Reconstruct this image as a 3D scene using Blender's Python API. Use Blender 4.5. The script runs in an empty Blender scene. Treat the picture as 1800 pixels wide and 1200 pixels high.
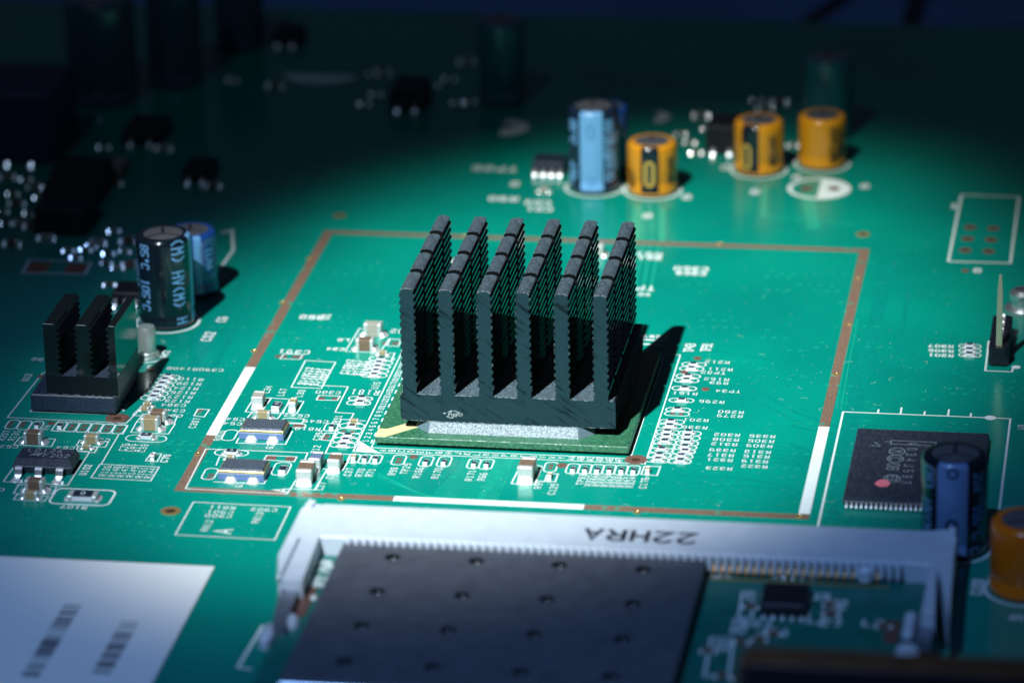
import bpy, bmesh, math, random
from mathutils import Matrix, Vector
R = math.radians
random.seed(7)
S = 0.001                      # coordinates below are millimetres on the board; the scene is in metres
scene = bpy.context.scene

# ---------------------------------------------------------------- camera
CP = (1.19681141, 0.02042749, 0.156736343)
CL = (67.8077232, -412.946613, 171.24488)
FPX = 7363.912
cam_d = bpy.data.cameras.new("camera"); cam = bpy.data.objects.new("camera", cam_d)
scene.collection.objects.link(cam); scene.camera = cam
cam.rotation_euler = CP; cam.location = [c * S for c in CL]
cam_d.sensor_width = 36.0; cam_d.lens = FPX / 1800 * 36
cam_d.clip_start = 0.01; cam_d.clip_end = 5.0
cam_d.dof.use_dof = True; cam_d.dof.focus_distance = 0.447
cam_d.dof.aperture_fstop = (FPX / 1800 * 36) / 5.9
CM = Matrix.Rotation(CP[2], 3, 'Z') @ Matrix.Rotation(CP[1], 3, 'Y') @ Matrix.Rotation(CP[0], 3, 'X')

def at(px, py, z=0.0):
    """point of the plane z (mm) that the photograph shows at px, py"""
    d = CM @ Vector(((px - 900) / FPX, -(py - 600) / FPX, -1.0))
    t = (z - CL[2]) / d.z
    return Vector((CL[0] + d.x * t, CL[1] + d.y * t, z))

# ---------------------------------------------------------------- light
w = bpy.data.worlds.new("World"); scene.world = w; w.use_nodes = True
bg = w.node_tree.nodes['Background']
bg.inputs[0].default_value = (0.20, 0.27, 0.50, 1); bg.inputs[1].default_value = 0.046
def spot(name, power, color, cone, blend, radius, pos, aim, sx=1.0):
    l = bpy.data.lights.new(name, 'SPOT'); o = bpy.data.objects.new(name, l)
    scene.collection.objects.link(o)
    l.energy = power; l.color = color; l.spot_size = R(cone); l.spot_blend = blend; l.shadow_soft_size = radius
    o.location = [c * S for c in pos]
    d = Vector(aim) - Vector(pos)
    o.rotation_euler = d.to_track_quat('-Z', 'Y').to_euler()
    o.scale = (sx, 1, 1)
LP = (3 - .22 * 800, 17 - .76 * 800, 800)
spot('torch_hotspot', 100, (0.98, 1.0, 0.91), 7.55, .85, 0.009, LP, (2, 13, 0), 0.85)
spot('torch_spill', 18, (0.24, 0.46, 1.0), 11.5, 1.0, 0.009, LP, (-8, -42, 0), 1.0)
spot('torch_halo', 1.5, (0.5, 0.72, 1.0), 24, 1.0, 0.009, LP, (-20, 40, 0), 1.0)

scene.view_settings.view_transform = 'Standard'; scene.view_settings.look = 'None'
scene.view_settings.exposure = 0; scene.view_settings.gamma = 1
scene.render.engine = 'CYCLES'
scene.cycles.use_denoising = True
scene.cycles.max_bounces = 6
scene.cycles.sample_clamp_indirect = 6

# ---------------------------------------------------------------- materials
MATS = {}
def mat(name, col, rough=.5, metal=0., coat=0., bump=0., bscale=8., var=0., vscale=3., spec=.5, extra=None):
    """procedural Principled; scales are per millimetre"""
    if name in MATS: return MATS[name]
    m = bpy.data.materials.new(name); m.use_nodes = True; MATS[name] = m
    nt = m.node_tree; n = nt.nodes; L = nt.links; b = n['Principled BSDF']
    b.inputs['Base Color'].default_value = (*col, 1); b.inputs['Roughness'].default_value = rough
    b.inputs['Metallic'].default_value = metal; b.inputs['Coat Weight'].default_value = coat
    b.inputs['Coat Roughness'].default_value = .08
    b.inputs['Specular IOR Level'].default_value = spec
    tc = n.new('ShaderNodeTexCoord')
    if bump:
        t = n.new('ShaderNodeTexNoise'); t.inputs['Scale'].default_value = bscale / S; t.inputs['Detail'].default_value = 3
        L.new(tc.outputs['Object'], t.inputs['Vector'])
        bp = n.new('ShaderNodeBump'); bp.inputs['Strength'].default_value = bump; bp.inputs['Distance'].default_value = .0001
        L.new(t.outputs['Fac'], bp.inputs['Height']); L.new(bp.outputs['Normal'], b.inputs['Normal'])
    if var:
        t = n.new('ShaderNodeTexNoise'); t.inputs['Scale'].default_value = vscale / S; t.inputs['Detail'].default_value = 4
        L.new(tc.outputs['Object'], t.inputs['Vector'])
        r = n.new('ShaderNodeValToRGB')
        r.color_ramp.elements[0].position = .3; r.color_ramp.elements[1].position = .7
        r.color_ramp.elements[0].color = (*[max(0, c * (1 - var)) for c in col], 1)
        r.color_ramp.elements[1].color = (*[min(1, c * (1 + var)) for c in col], 1)
        L.new(t.outputs['Fac'], r.inputs['Fac']); L.new(r.outputs['Color'], b.inputs['Base Color'])
    if extra: extra(nt, b, tc)
    return m

def x_board(nt, b, tc):
    n = nt.nodes; L = nt.links
    def noise(sc, det=3, rg=.5):
        t = n.new('ShaderNodeTexNoise'); t.inputs['Scale'].default_value = sc / S; t.inputs['Detail'].default_value = det
        t.inputs['Roughness'].default_value = rg
        L.new(tc.outputs['Object'], t.inputs['Vector']); return t
    big = noise(.05, 2); fine = noise(5, 4, .6); mid = noise(.9, 3)
    def ramp(src, a, bb, p0, p1):
        r = n.new('ShaderNodeValToRGB'); r.color_ramp.elements[0].position = p0; r.color_ramp.elements[1].position = p1
        r.color_ramp.elements[0].color = (*a, 1); r.color_ramp.elements[1].color = (*bb, 1)
        L.new(src, r.inputs['Fac']); return r
    base = ramp(big.outputs['Fac'], (.0004, .215, .170), (.0004, .275, .203), .35, .65)
    mul = ramp(fine.outputs['Fac'], (.80, .80, .80), (1.1, 1.1, 1.1), .25, .75)
    mx = n.new('ShaderNodeMix'); mx.data_type = 'RGBA'; mx.blend_type = 'MULTIPLY'; mx.inputs['Factor'].default_value = 1
    L.new(base.outputs['Color'], mx.inputs[6]); L.new(mul.outputs['Color'], mx.inputs[7])
    # settled dust: sparse specks of many sizes
    v = n.new('ShaderNodeTexVoronoi'); v.inputs['Scale'].default_value = 1.5 / S; v.inputs['Randomness'].default_value = 1
    L.new(tc.outputs['Object'], v.inputs['Vector'])
    sep = n.new('ShaderNodeSeparateColor'); L.new(v.outputs['Color'], sep.inputs['Color'])
    th = n.new('ShaderNodeMath'); th.operation = 'MULTIPLY'; L.new(sep.outputs['Red'], th.inputs[0]); th.inputs[1].default_value = .12
    th2 = n.new('ShaderNodeMath'); th2.operation = 'SUBTRACT'; L.new(th.outputs[0], th2.inputs[0]); th2.inputs[1].default_value = .035
    lt = n.new('ShaderNodeMath'); lt.operation = 'LESS_THAN'; L.new(v.outputs['Distance'], lt.inputs[0]); L.new(th2.outputs[0], lt.inputs[1])
    mf = n.new('ShaderNodeMath'); mf.operation = 'MULTIPLY'; L.new(lt.outputs[0], mf.inputs[0]); mf.inputs[1].default_value = .55
    m2 = n.new('ShaderNodeMix'); m2.data_type = 'RGBA'
    L.new(mf.outputs[0], m2.inputs['Factor']); L.new(mx.outputs[2], m2.inputs[6]); m2.inputs[7].default_value = (.5, .7, .65, 1)
    L.new(m2.outputs[2], b.inputs['Base Color'])
    rr = ramp(mid.outputs['Fac'], (.12, .12, .12), (.22, .22, .22), .3, .7); L.new(rr.outputs['Color'], b.inputs['Roughness'])
    bp = n.new('ShaderNodeBump'); bp.inputs['Strength'].default_value = .25; bp.inputs['Distance'].default_value = .00003
    L.new(fine.outputs['Fac'], bp.inputs['Height']); L.new(bp.outputs['Normal'], b.inputs['Normal'])

def x_saw(nt, b, tc):
    """saw marks running diagonally over the cut front face, and a few chips"""
    n = nt.nodes; L = nt.links
    geo = n.new('ShaderNodeNewGeometry')
    mp = n.new('ShaderNodeMapping'); mp.inputs['Rotation'].default_value = (0, R(-35), 0); mp.inputs['Scale'].default_value = (1 / S, 1 / S, 1 / S)
    L.new(geo.outputs['Position'], mp.inputs['Vector'])
    sx = n.new('ShaderNodeSeparateXYZ'); L.new(mp.outputs[0], sx.inputs[0])
    # thin dark scores: coordinate across the saw direction, slightly wandering
    cb = n.new('ShaderNodeCombineXYZ'); L.new(sx.outputs['Z'], cb.inputs['Z'])
    sm = n.new('ShaderNodeMath'); sm.operation = 'MULTIPLY'; L.new(sx.outputs['X'], sm.inputs[0]); sm.inputs[1].default_value = .10; L.new(sm.outputs[0], cb.inputs['X'])
    t = n.new('ShaderNodeTexNoise'); t.inputs['Scale'].default_value = 2.0; t.inputs['Detail'].default_value = 4; t.inputs['Roughness'].default_value = .75
    L.new(cb.outputs[0], t.inputs['Vector'])
    r = n.new('ShaderNodeValToRGB'); e = r.color_ramp.elements
    e[0].position = .395; e[0].color = (.002, .009, .012, 1); e[1].position = .425; e[1].color = (.009, .031, .040, 1)
    e2 = r.color_ramp.elements.new(.70); e2.color = (.011, .036, .046, 1)
    L.new(t.outputs['Fac'], r.inputs['Fac'])
    f = n.new('ShaderNodeTexNoise'); f.inputs['Scale'].default_value = 9 / S; f.inputs['Detail'].default_value = 3
    L.new(tc.outputs['Object'], f.inputs['Vector'])
    r2 = n.new('ShaderNodeValToRGB'); r2.color_ramp.elements[0].position = .70; r2.color_ramp.elements[1].position = .76
    L.new(f.outputs['Fac'], r2.inputs['Fac'])
    mx = n.new('ShaderNodeMix'); mx.data_type = 'RGBA'; L.new(r2.outputs['Color'], mx.inputs['Factor'])
    L.new(r.outputs['Color'], mx.inputs[6]); mx.inputs[7].default_value = (.3, .36, .38, 1)
    L.new(mx.outputs[2], b.inputs['Base Color'])
    bp = n.new('ShaderNodeBump'); bp.inputs['Strength'].default_value = .5; bp.inputs['Distance'].default_value = .00008
    L.new(t.outputs['Fac'], bp.inputs['Height']); L.new(bp.outputs['Normal'], b.inputs['Normal'])

def x_speckle(lo, hi, sc, p0=.45, p1=.62):
    def f(nt, b, tc):
        n = nt.nodes; L = nt.links
        t = n.new('ShaderNodeTexNoise'); t.inputs['Scale'].default_value = sc / S; t.inputs['Detail'].default_value = 2; t.inputs['Roughness'].default_value = .8
        L.new(tc.outputs['Object'], t.inputs['Vector'])
        r = n.new('ShaderNodeValToRGB'); e = r.color_ramp.elements
        e[0].position = p0; e[0].color = (*lo, 1); e[1].position = p1; e[1].color = (*hi, 1)
        L.new(t.outputs['Fac'], r.inputs['Fac']); L.new(r.outputs['Color'], b.inputs['Base Color'])
        bp = n.new('ShaderNodeBump'); bp.inputs['Strength'].default_value = .6; bp.inputs['Distance'].default_value = .00006
        L.new(t.outputs['Fac'], bp.inputs['Height']); L.new(bp.outputs['Normal'], b.inputs['Normal'])
    return f

def x_aniso_sub(nt, b, tc):
    x_speckle((.010, .085, .045), (.06, .20, .11), 3, .35, .7)(nt, b, tc)

M_BOARD = mat('solder_mask', (0, .24, .18), extra=x_board, coat=0.0, spec=.5)
M_TRACE = mat('masked_trace', (.0006, .225, .180), .2, var=.08, vscale=1)
M_TRACEL = mat('masked_trace_light', (.008, .34, .235), .2, var=.1, vscale=1)
M_SILK = mat('white_ink', (.70, .80, .80), .55, bump=.2, bscale=10, var=.04)
M_COPPER = mat('bare_copper', (.30, .165, .105), .42, metal=.35, extra=x_speckle((.13, .07, .045), (.34, .22, .16), 4.5, .25, .6))
M_PADC = mat('dull_copper_pad', (.20, .10, .08), .45, metal=.3, var=.3, vscale=4)
M_GOLD = mat('gold_plate', (.86, .62, .25), .3, metal=.8, bump=.1)
M_GOLDM = mat('matt_gold', (.80, .66, .34), .5, metal=.15, bump=.15, var=.05)
M_SOLD = mat('solder', (.88, .90, .90), .34, metal=.6, bump=.25, bscale=4)
M_TIN = mat('tinned_end', (.66, .71, .71), .42, metal=.55, bump=.5, bscale=7, var=.12, vscale=5)
M_LEAD = mat('tinned_lead', (.72, .75, .78), .3, metal=.9, bump=.15, bscale=6)
M_MLCC = mat('brown_ceramic', (.15, .10, .065), .35, bump=.1, var=.15, vscale=4)
M_MLCT = mat('tan_ceramic', (.30, .24, .13), .35, bump=.1, var=.15, vscale=4)
M_MLCG = mat('grey_ceramic', (.30, .30, .26), .35, bump=.1, var=.12, vscale=4)
M_MLCB = mat('blue_grey_ceramic', (.10, .15, .26), .35, bump=.1, var=.12, vscale=4)
M_RESB = mat('resistor_glaze', (.014, .022, .045), .3, bump=.15)
M_RESW = mat('white_alumina', (.62, .68, .75), .5, bump=.15)
M_EPOXY = mat('black_epoxy', (.010, .015, .03), .42, spec=.35, extra=x_speckle((.011, .016, .030), (.10, .12, .16), 7, .46, .78))
M_EPOXYD = mat('dark_epoxy', (.010, .011, .016), .5, bump=.3, bscale=6)
M_CHIPB = mat('blue_black_epoxy', (.012, .022, .045), .42, extra=x_speckle((.010, .020, .042), (.04, .06, .10), 4, .4, .75))
M_ANOD = mat('black_anodised', (.012, .018, .021), .5, metal=0, extra=x_speckle((.005, .013, .020), (.30, .40, .48), 8, .48, .78))
M_ANODS = mat('black_anodised_side', (.006, .010, .011), .09, metal=0, spec=1.0, bump=.05, bscale=4)
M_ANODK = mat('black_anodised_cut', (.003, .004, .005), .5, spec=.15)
M_FLOOR = mat('black_anodised_floor', (.03, .04, .05), .42, extra=x_speckle((.008, .018, .026), (.20, .28, .33), 8, .42, .70))
M_SAW = mat('sawn_anodised_face', (.03, .06, .07), .42, extra=x_saw, spec=.25)
M_SUB = mat('package_laminate', (.03, .14, .07), .3, extra=x_aniso_sub)
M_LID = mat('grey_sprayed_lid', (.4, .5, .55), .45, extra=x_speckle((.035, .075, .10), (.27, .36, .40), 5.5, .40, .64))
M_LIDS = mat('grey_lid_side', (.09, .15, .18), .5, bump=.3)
M_PLAST = mat('white_plastic', (.56, .64, .72), .45, bump=.25, bscale=1.2, var=.05, vscale=.6)
M_SHIELD = mat('dull_grey_shield', (.105, .12, .15), .5, metal=.3, var=.15, vscale=.5, bump=.3, bscale=3)
M_STEEL = mat('spring_steel', (.26, .30, .36), .35, metal=.6, bump=.2)
M_CARDG = mat('card_mask', (.002, .15, .12), .3, var=.15, vscale=.5, bump=.1)
M_PAPER = mat('label_paper', (.80, .82, .80), .6, bump=.15, bscale=2, var=.02)
M_INK = mat('black_ink', (.03, .035, .06), .5, var=.2)
M_INKG = mat('grey_marking', (.30, .36, .42), .5, var=.2, vscale=6)
M_PINK = mat('pink_paint', (.70, .17, .23), .5, var=.1)
M_SLVK = mat('black_sleeve', (.006, .012, .022), .16, coat=.6, bump=.05, bscale=.6)
M_SLVN = mat('navy_sleeve', (.010, .022, .05), .18, coat=.5, bump=.05, bscale=.6)
M_SLVB = mat('blue_sleeve', (.012, .07, .30), .2, coat=.5, bump=.05, bscale=.6)
M_SLVY = mat('yellow_sleeve', (.66, .27, .010), .25, coat=.3, bump=.05, bscale=.6)
M_SLVO = mat('orange_sleeve', (.85, .18, .005), .25, coat=.3, bump=.05, bscale=.6)
M_PRB = mat('light_blue_print', (.17, .42, .78), .3, coat=.4)
M_PRM = mat('mid_blue_print', (.15, .27, .50), .3, coat=.4)
M_PRD = mat('faint_blue_print', (.09, .28, .58), .3, coat=.4)
M_PRG = mat('gold_print', (.62, .42, .08), .3, coat=.3)
M_PRK = mat('dark_print', (.02, .016, .012), .35, coat=.3)
M_ALU = mat('aluminium_top', (.40, .42, .47), .33, metal=.8, bump=.2, bscale=3)
M_HOUS = mat('black_moulding', (.010, .013, .022), .32, bump=.3, bscale=3)
M_TABLE = mat('blue_bench', (.12, .27, .62), .6, var=.15, vscale=.05)
M_BLUEC = mat('blue_ceramic_base', (.10, .17, .36), .4, bump=.15)
M_TAPE = mat('brown_tape', (.15, .07, .03), .5, var=.2, vscale=.4)
M_DUST = mat('dust', (.55, .72, .70), .8)
M_DARKBOX = mat('navy_plastic', (.006, .009, .02), .5, bump=.2, bscale=1)
M_CREAM = mat('cream_ceramic', (.30, .22, .19), .5, var=.1)

# ---------------------------------------------------------------- mesh helper
class MB:
    def __init__(s): s.v = []; s.f = []; s.m = []; s.mi = 0
    def add(s, vs, fs):
        o = len(s.v); s.v += [tuple(v) for v in vs]; s.f += [tuple(i + o for i in f) for f in fs]; s.m += [s.mi] * len(fs)
    def loft(s, rings, cap0=True, cap1=True, close=True):
        n = len(rings[0]); vs = [v for r in rings for v in r]; fs = []
        for k in range(len(rings) - 1):
            for i in range(n if close else n - 1):
                j = (i + 1) % n
                fs.append((k * n + i, k * n + j, (k + 1) * n + j, (k + 1) * n + i))
        if cap0: fs.append(tuple(reversed(range(n))))
        if cap1: fs.append(tuple(range((len(rings) - 1) * n, len(rings) * n)))
        s.add(vs, fs)
    def box(s, x0, x1, y0, y1, z0, z1, c=0., taper=0.):
        """box with chamfered upright and top edges; taper pulls the top in"""
        def ring(i, z):
            a, b, d, e = x0 + i, x1 - i, y0 + i, y1 - i; k = min(c, (b - a) / 3, (e - d) / 3)
            if c <= 0: return [(a, d, z), (b, d, z), (b, e, z), (a, e, z)]
            return [(a + k, d, z), (b - k, d, z), (b, d + k, z), (b, e - k, z), (b - k, e, z), (a + k, e, z), (a, e - k, z), (a, d + k, z)]
        if c <= 0: s.loft([ring(0, z0), ring(taper, z1)])
        else: s.loft([ring(0, z0), ring(taper, z1 - c), ring(taper + c, z1)])
    def prism(s, poly, z0, z1):
        s.loft([[(x, y, z0) for x, y in poly], [(x, y, z1) for x, y in poly]])
    def flat(s, poly, z): s.add([(x, y, z) for x, y in poly], [tuple(range(len(poly)))])
    def lathe(s, prof, cx=0, cy=0, n=40, a0=None, a1=None, z=0, cap=True, off=0):
        if a0 is None:
            s.loft([[(cx + r * math.cos(2 * math.pi * i / n), cy + r * math.sin(2 * math.pi * i / n), z + h) for i in range(n)] for r, h in prof], cap, cap)
        else:
            k = max(2, int(n * abs(a1 - a0) / (2 * math.pi)) + 2)
            s.loft([[(cx + (r + off) * math.cos(a0 + (a1 - a0) * i / k), cy + (r + off) * math.sin(a0 + (a1 - a0) * i / k), z + h) for i in range(k + 1)] for r, h in prof], False, False, False)
    def dome(s, cx, cy, z, rx, ry, h, n=12, k=4):
        rings = []
        for i in range(k):
            t = i / k * math.pi / 2
            rings.append([(cx + rx * math.cos(t) * math.cos(2 * math.pi * j / n), cy + ry * math.cos(t) * math.sin(2 * math.pi * j / n), z + h * math.sin(t)) for j in range(n)])
        s.loft(rings)
    def ring(s, cx, cy, r0, r1, z, n=40, a0=0, a1=2 * math.pi, sy=1.):
        full = abs(a1 - a0 - 2 * math.pi) < 1e-6; k = n if full else n + 1
        vs = []
        for r in (r0, r1):
            for i in range(k):
                a = a0 + (a1 - a0) * i / n; vs.append((cx + r * math.cos(a), cy + r * sy * math.sin(a), z))
        s.add(vs, [(i, (i + 1) % k, k + (i + 1) % k, k + i) for i in range(n)])
    def line(s, pts, w, z, closed=False):
        """mitred flat strip along points"""
        P = [Vector((p[0], p[1])) for p in pts]; n = len(P); A = []; B = []
        for i in range(n):
            if closed: a, b = P[i - 1], P[(i + 1) % n]
            else: a, b = P[max(i - 1, 0)], P[min(i + 1, n - 1)]
            d1 = (P[i] - a); d2 = (b - P[i])
            d1 = d1.normalized() if d1.length > 1e-9 else d2.normalized()
            d2 = d2.normalized() if d2.length > 1e-9 else d1
            t = d1 + d2
            t = t.normalized() if t.length > .2 else d1
            nn = Vector((-t.y, t.x)); k = max(.5, abs(nn.dot(Vector((-d1.y, d1.x)))))
            q = P[i].copy()
            if not closed and i == 0: q -= d2 * w * .4
            if not closed and i == n - 1: q += d1 * w * .4
            A.append(q + nn * w / 2 / k); B.append(q - nn * w / 2 / k)
        vs = [(a.x, a.y, z) for a in A] + [(b.x, b.y, z) for b in B]
        m = n if closed else n - 1
        s.add(vs, [(i, (i + 1) % n, n + (i + 1) % n, n + i) for i in range(m)])
    def tube(s, pts, r, n=8):
        P = [Vector(p) for p in pts]; rings = []
        for i, p in enumerate(P):
            d = (P[min(i + 1, len(P) - 1)] - P[max(i - 1, 0)]).normalized()
            u = d.orthogonal().normalized() if abs(d.z) < .99 else Vector((1, 0, 0)); v = d.cross(u)
            if i and u.dot(pu) < 0: u, v = -u, -v
            pu = u
            rings.append([tuple(p + u * r * math.cos(2 * math.pi * j / n) + v * r * math.sin(2 * math.pi * j / n)) for j in range(n)])
        s.loft(rings)
    def mesh(s, name, mats, org=(0, 0, 0), smooth=None, recalc=True):
        me = bpy.data.meshes.new(name)
        me.from_pydata([((x - org[0]) * S, (y - org[1]) * S, (z - org[2]) * S) for x, y, z in s.v], [], s.f)
        for m in (mats if isinstance(mats, (list, tuple)) else [mats]): me.materials.append(m)
        me.polygons.foreach_set('material_index', s.m)
        if recalc:
            bm = bmesh.new(); bm.from_mesh(me); bmesh.ops.recalc_face_normals(bm, faces=bm.faces); bm.to_mesh(me); bm.free()
        if smooth is not None:
            me.polygons.foreach_set('use_smooth', [True] * len(me.polygons)); me.set_sharp_from_angle(angle=R(smooth))
        me.update(); return me

class Thing:
    """an Empty at the thing's base; part() adds a child mesh given in board millimetres"""
    def __init__(s, name, label=None, cat=None, loc=(0, 0, 0), group=None, kind=None):
        s.loc = tuple(loc); o = bpy.data.objects.new(name, None); scene.collection.objects.link(o); s.o = o
        o.empty_display_size = .001; o.location = [c * S for c in s.loc]
        if label: o['label'] = label
        if cat: o['category'] = cat
        if group: o['group'] = group
        if kind: o['kind'] = kind
    def part(s, name, mb, m, parent=None, smooth=None, label=None, kind=None, local=False, recalc=True):
        me = mb.mesh(name, m, (0, 0, 0) if local else s.loc, smooth, recalc) if isinstance(mb, MB) else mb
        o = bpy.data.objects.new(name, me); scene.collection.objects.link(o); o.parent = parent or s.o
        if label: o['label'] = label
        if kind: o['kind'] = kind
        return o
def copy_tree(o, parent=None):
    c = o.copy(); scene.collection.objects.link(c); c.parent = parent
    for ch in o.children: copy_tree(ch, c)
    return c
def solid(name, mb, m, kind=None, label=None, cat=None, group=None, smooth=None, org=(0, 0, 0)):
    me = mb.mesh(name, m, org, smooth); o = bpy.data.objects.new(name, me); scene.collection.objects.link(o)
    o.location = [c * S for c in org]
    for k, v in (('kind', kind), ('label', label), ('category', cat), ('group', group)):
        if v: o[k] = v
    return o

# ---------------------------------------------------------------- plotter lettering (stroke font, 4 x 6 grid)
G = {'0': '1030414536160501 10', '1': '15262010?1030', '2': '051636454400 40', '3': '0536?', }
G = {
 '0': ['10', '30', '41', '45', '36', '16', '05', '01', '10'], '1': ['15', '26', '20', '/', '10', '30'],
 '2': ['05', '16', '36', '45', '44', '00', '40'], '3': ['05', '16', '36', '45', '44', '33', '13', '/', '33', '42', '41', '30', '10', '01'],
 '4': ['30', '36', '02', '42'], '5': ['46', '06', '03', '33', '42', '41', '30', '10', '01'],
 '6': ['36', '16', '05', '01', '10', '30', '41', '42', '33', '03'], '7': ['06', '46', '20'],
 '8': ['13', '04', '05', '16', '36', '45', '44', '33', '13', '02', '01', '10', '30', '41', '42', '33'],
 '9': ['10', '30', '41', '45', '36', '16', '05', '04', '13', '43'],
 'A': ['00', '26', '40', '/', '12', '32'], 'B': ['00', '06', '36', '45', '44', '33', '03', '/', '33', '42', '41', '30', '00'],
 'C': ['45', '36', '16', '05', '01', '10', '30', '41'], 'D': ['00', '06', '26', '44', '42', '20', '00'],
 'E': ['46', '06', '00', '40', '/', '03', '33'], 'F': ['46', '06', '00', '/', '03', '33'],
 'G': ['45', '36', '16', '05', '01', '10', '30', '41', '43', '23'], 'H': ['00', '06', '/', '40', '46', '/', '03', '43'],
 'J': ['01', '10', '30', '41', '46'], 'K': ['00', '06', '/', '46', '03', '40'], 'L': ['06', '00', '40'],
 'M': ['00', '06', '23', '46', '40'], 'N': ['00', '06', '40', '46'], 'P': ['00', '06', '36', '45', '44', '33', '03'],
 'R': ['00', '06', '36', '45', '44', '33', '03', '/', '23', '40'], 'S': ['45', '36', '16', '05', '04', '42', '41', '30', '10', '01'],
 'T': ['06', '46', '/', '26', '20'], 'U': ['06', '01', '10', '30', '41', '46'], 'V': ['06', '20', '46'],
 'W': ['06', '10', '23', '30', '46'], 'X': ['00', '46', '/', '06', '40'], 'Y': ['06', '23', '46', '/', '23', '20'],
 'u': ['04', '01', '10', '30', '41', '44'], '(': ['36', '14', '12', '30'], ')': ['16', '34', '32', '10'],
 'o': ['15', '26', '35', '24', '15'], '-': ['03', '43'], 'c': ['34', '14', '03', '01', '10', '30'], ' ': [],
}
def strokes(txt, h=.85, adv=None, wd=None):
    """polylines of the text centred on 0,0 reading along +x"""
    wd = wd or h * .52; adv = adv or h * .88; out = []; x0 = -(len(txt) - 1) * adv / 2 - wd / 2
    for i, ch in enumerate(txt):
        cur = []
        for t in G.get(ch, []) + ['/']:
            if t == '/':
                if len(cur) > 1: out.append(cur)
                cur = []
            else: cur.append((x0 + i * adv + int(t[0]) / 4 * wd, (int(t[1]) / 6 - .5) * h))
    return out
_zi = 0
def text(mb, s, px, py, ang=0, h=.85, w=.115, z=.03, adv=None, wd=None, zp=0, board=None):
    """lettering lying on the plane zp, centred where the photograph shows px, py"""
    global _zi
    p = board if board else at(px, py, zp); a = R(ang); c, sn = math.cos(a), math.sin(a)
    for pl in strokes(s, h, adv, wd):
        _zi += 1
        mb.line([(p[0] + x * c - y * sn, p[1] + x * sn + y * c) for x, y in pl], w, zp + z + (_zi % 6) * .0015)

# ================================================================ THE BOARD
bx0, bx1, by0, by1 = -125, 95, -125, 141
b = MB(); b.box(bx0, bx1, by0, by1, -1.6, 0)
board = Thing('circuit_board', loc=(0, 0, 0), kind='structure')
board.part('laminate', b, M_BOARD)
tb = MB(); tb.box(-400, 400, -350, 700, -14, -9)
solid('bench_top', tb, M_TABLE, kind='structure')
tf = MB()
for x0, y0, x1, y1, ww in ((8, 146, 66, 330, 3.2), (30, 141, 34, 400, 3), (-70, 150, 180, 190, 5)):
    tf.line([(x0, y0), (x1, y1)], ww, -8.98)
solid('bench_seam', tf, mat('dark_seam', (.02, .03, .06), .7), kind='structure')

ZT = .008
def px2(pts, z=0): return [at(x, y, z)[:2] for x, y in pts]
# routed tracks under the mask (darker gaps and lighter fine lines)
t = MB()
_tc = 0
def tr(pts, w, k=0):
    global _tc; _tc += 1; t.line(px2(pts), w, .003 + (_tc % 60) * .0005)
tr([(1560, 470), (1540, 560), (1500, 720), (1470, 900)], 1.7)
tr([(470, 460), (445, 520), (300, 780), (240, 880), (90, 890)], .9, 1)
tr([(560, 300), (470, 420), (330, 660), (210, 640)], 1.3)
tr([(1560, 600), (1640, 640), (1760, 690), (1800, 694)], .9, 1)
tr([(1340, 690), (1400, 725), (1500, 760), (1600, 754)], .5, 1)
tr([(1220, 690), (1320, 700), (1400, 740)], .3)
tr([(1640, 700), (1760, 745), (1790, 770)], .6)
tr([(1185, 835), (1280, 838), (1370, 850), (1400, 862), (1480, 925)], .5)
tr([(1160, 845), (1370, 858), (1390, 870), (1460, 930)], .4, 1)
tr([(1395, 750), (1480, 764), (1530, 748), (1700, 752)], .45)
tr([(1390, 780), (1450, 800), (1500, 850)], .5, 1)
tr([(560, 600), (480, 690), (430, 800)], .35)
tr([(540, 750), (505, 810), (490, 870)], .25, 1)
tr([(700, 800), (660, 830), (740, 870), (800, 880)], .35)
tr([(1600, 470), (1590, 560), (1572, 640)], .5, 1)
tr([(480, 380), (820, 330), (990, 345)], .9)
tr([(1040, 330), (1060, 480)], 1.6, 1)
tr([(360, 640), (240, 900), (180, 905)], .5)
tr([(1160, 605), (1230, 612), (1350, 632)], .3)
tr([(150, 870), (290, 875), (320, 860)], .8)
for i in range(5): tr([(1190 + i * 3, 770 + i * 9), (1330 + i * 10, 780 + i * 8), (1420, 790 + i * 7)], .18, i % 3)
for i in range(4): tr([(1620, 742 + i * 6), (1730, 746 + i * 6), (1752, 760 + i * 6), (1746, 800)], .16, i % 3)
board.part('dark_track', t, M_TRACE, kind='stuff')
t = MB()
for i in range(18): tr([(815 + i * 5.1, 803 + i * .22), (806 + i * 5.1, 825), (768 + i * 5, 862 + i * .3), (762 + i * 5, 880 + i * .3)], .09)
for i in range(8): tr([(872 + i * 4.6, 806), (862 + i * 4.6, 830), (838 + i * 4.6, 884 + i * .2)], .09)
for i in range(9): tr([(1150 - i * 2, 640 + i * 6), (1175 - i * 3, 650 + i * 7)], .07)
for i in range(14): tr([(1100 + i * 4, 650 + i * 8), (1152 + i * 1.2 - 4, 655 + i * 7)], .06)
for i in range(6): tr([(664, 830 + i * 2), (735 + i * 4, 866 + i * 1.5), (800, 880 + i)], .07)
tr([(1500, 560), (1484, 640), (1470, 720)], .12); tr([(1508, 560), (1492, 640), (1478, 720)], .12)
for i in range(6): tr([(250 + i * 2, 664 + i * 7), (390, 668 + i * 5)], .07)
for i in range(5): tr([(430, 690 + i * 4), (580, 640 + i * 4)], .07)
for i in range(4): tr([(1115 + i * 14, 360), (1118 + i * 14, 420), (1100 + i * 14, 520)], .25)
tr([(1120, 365), (1118, 420)], 1.2); tr([(1166, 368), (1164, 425)], .6, 1); tr([(1345, 330), (1342, 380), (1500, 395)], .5); tr([(1420, 345), (1430, 400)], 1.6, 1)
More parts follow.
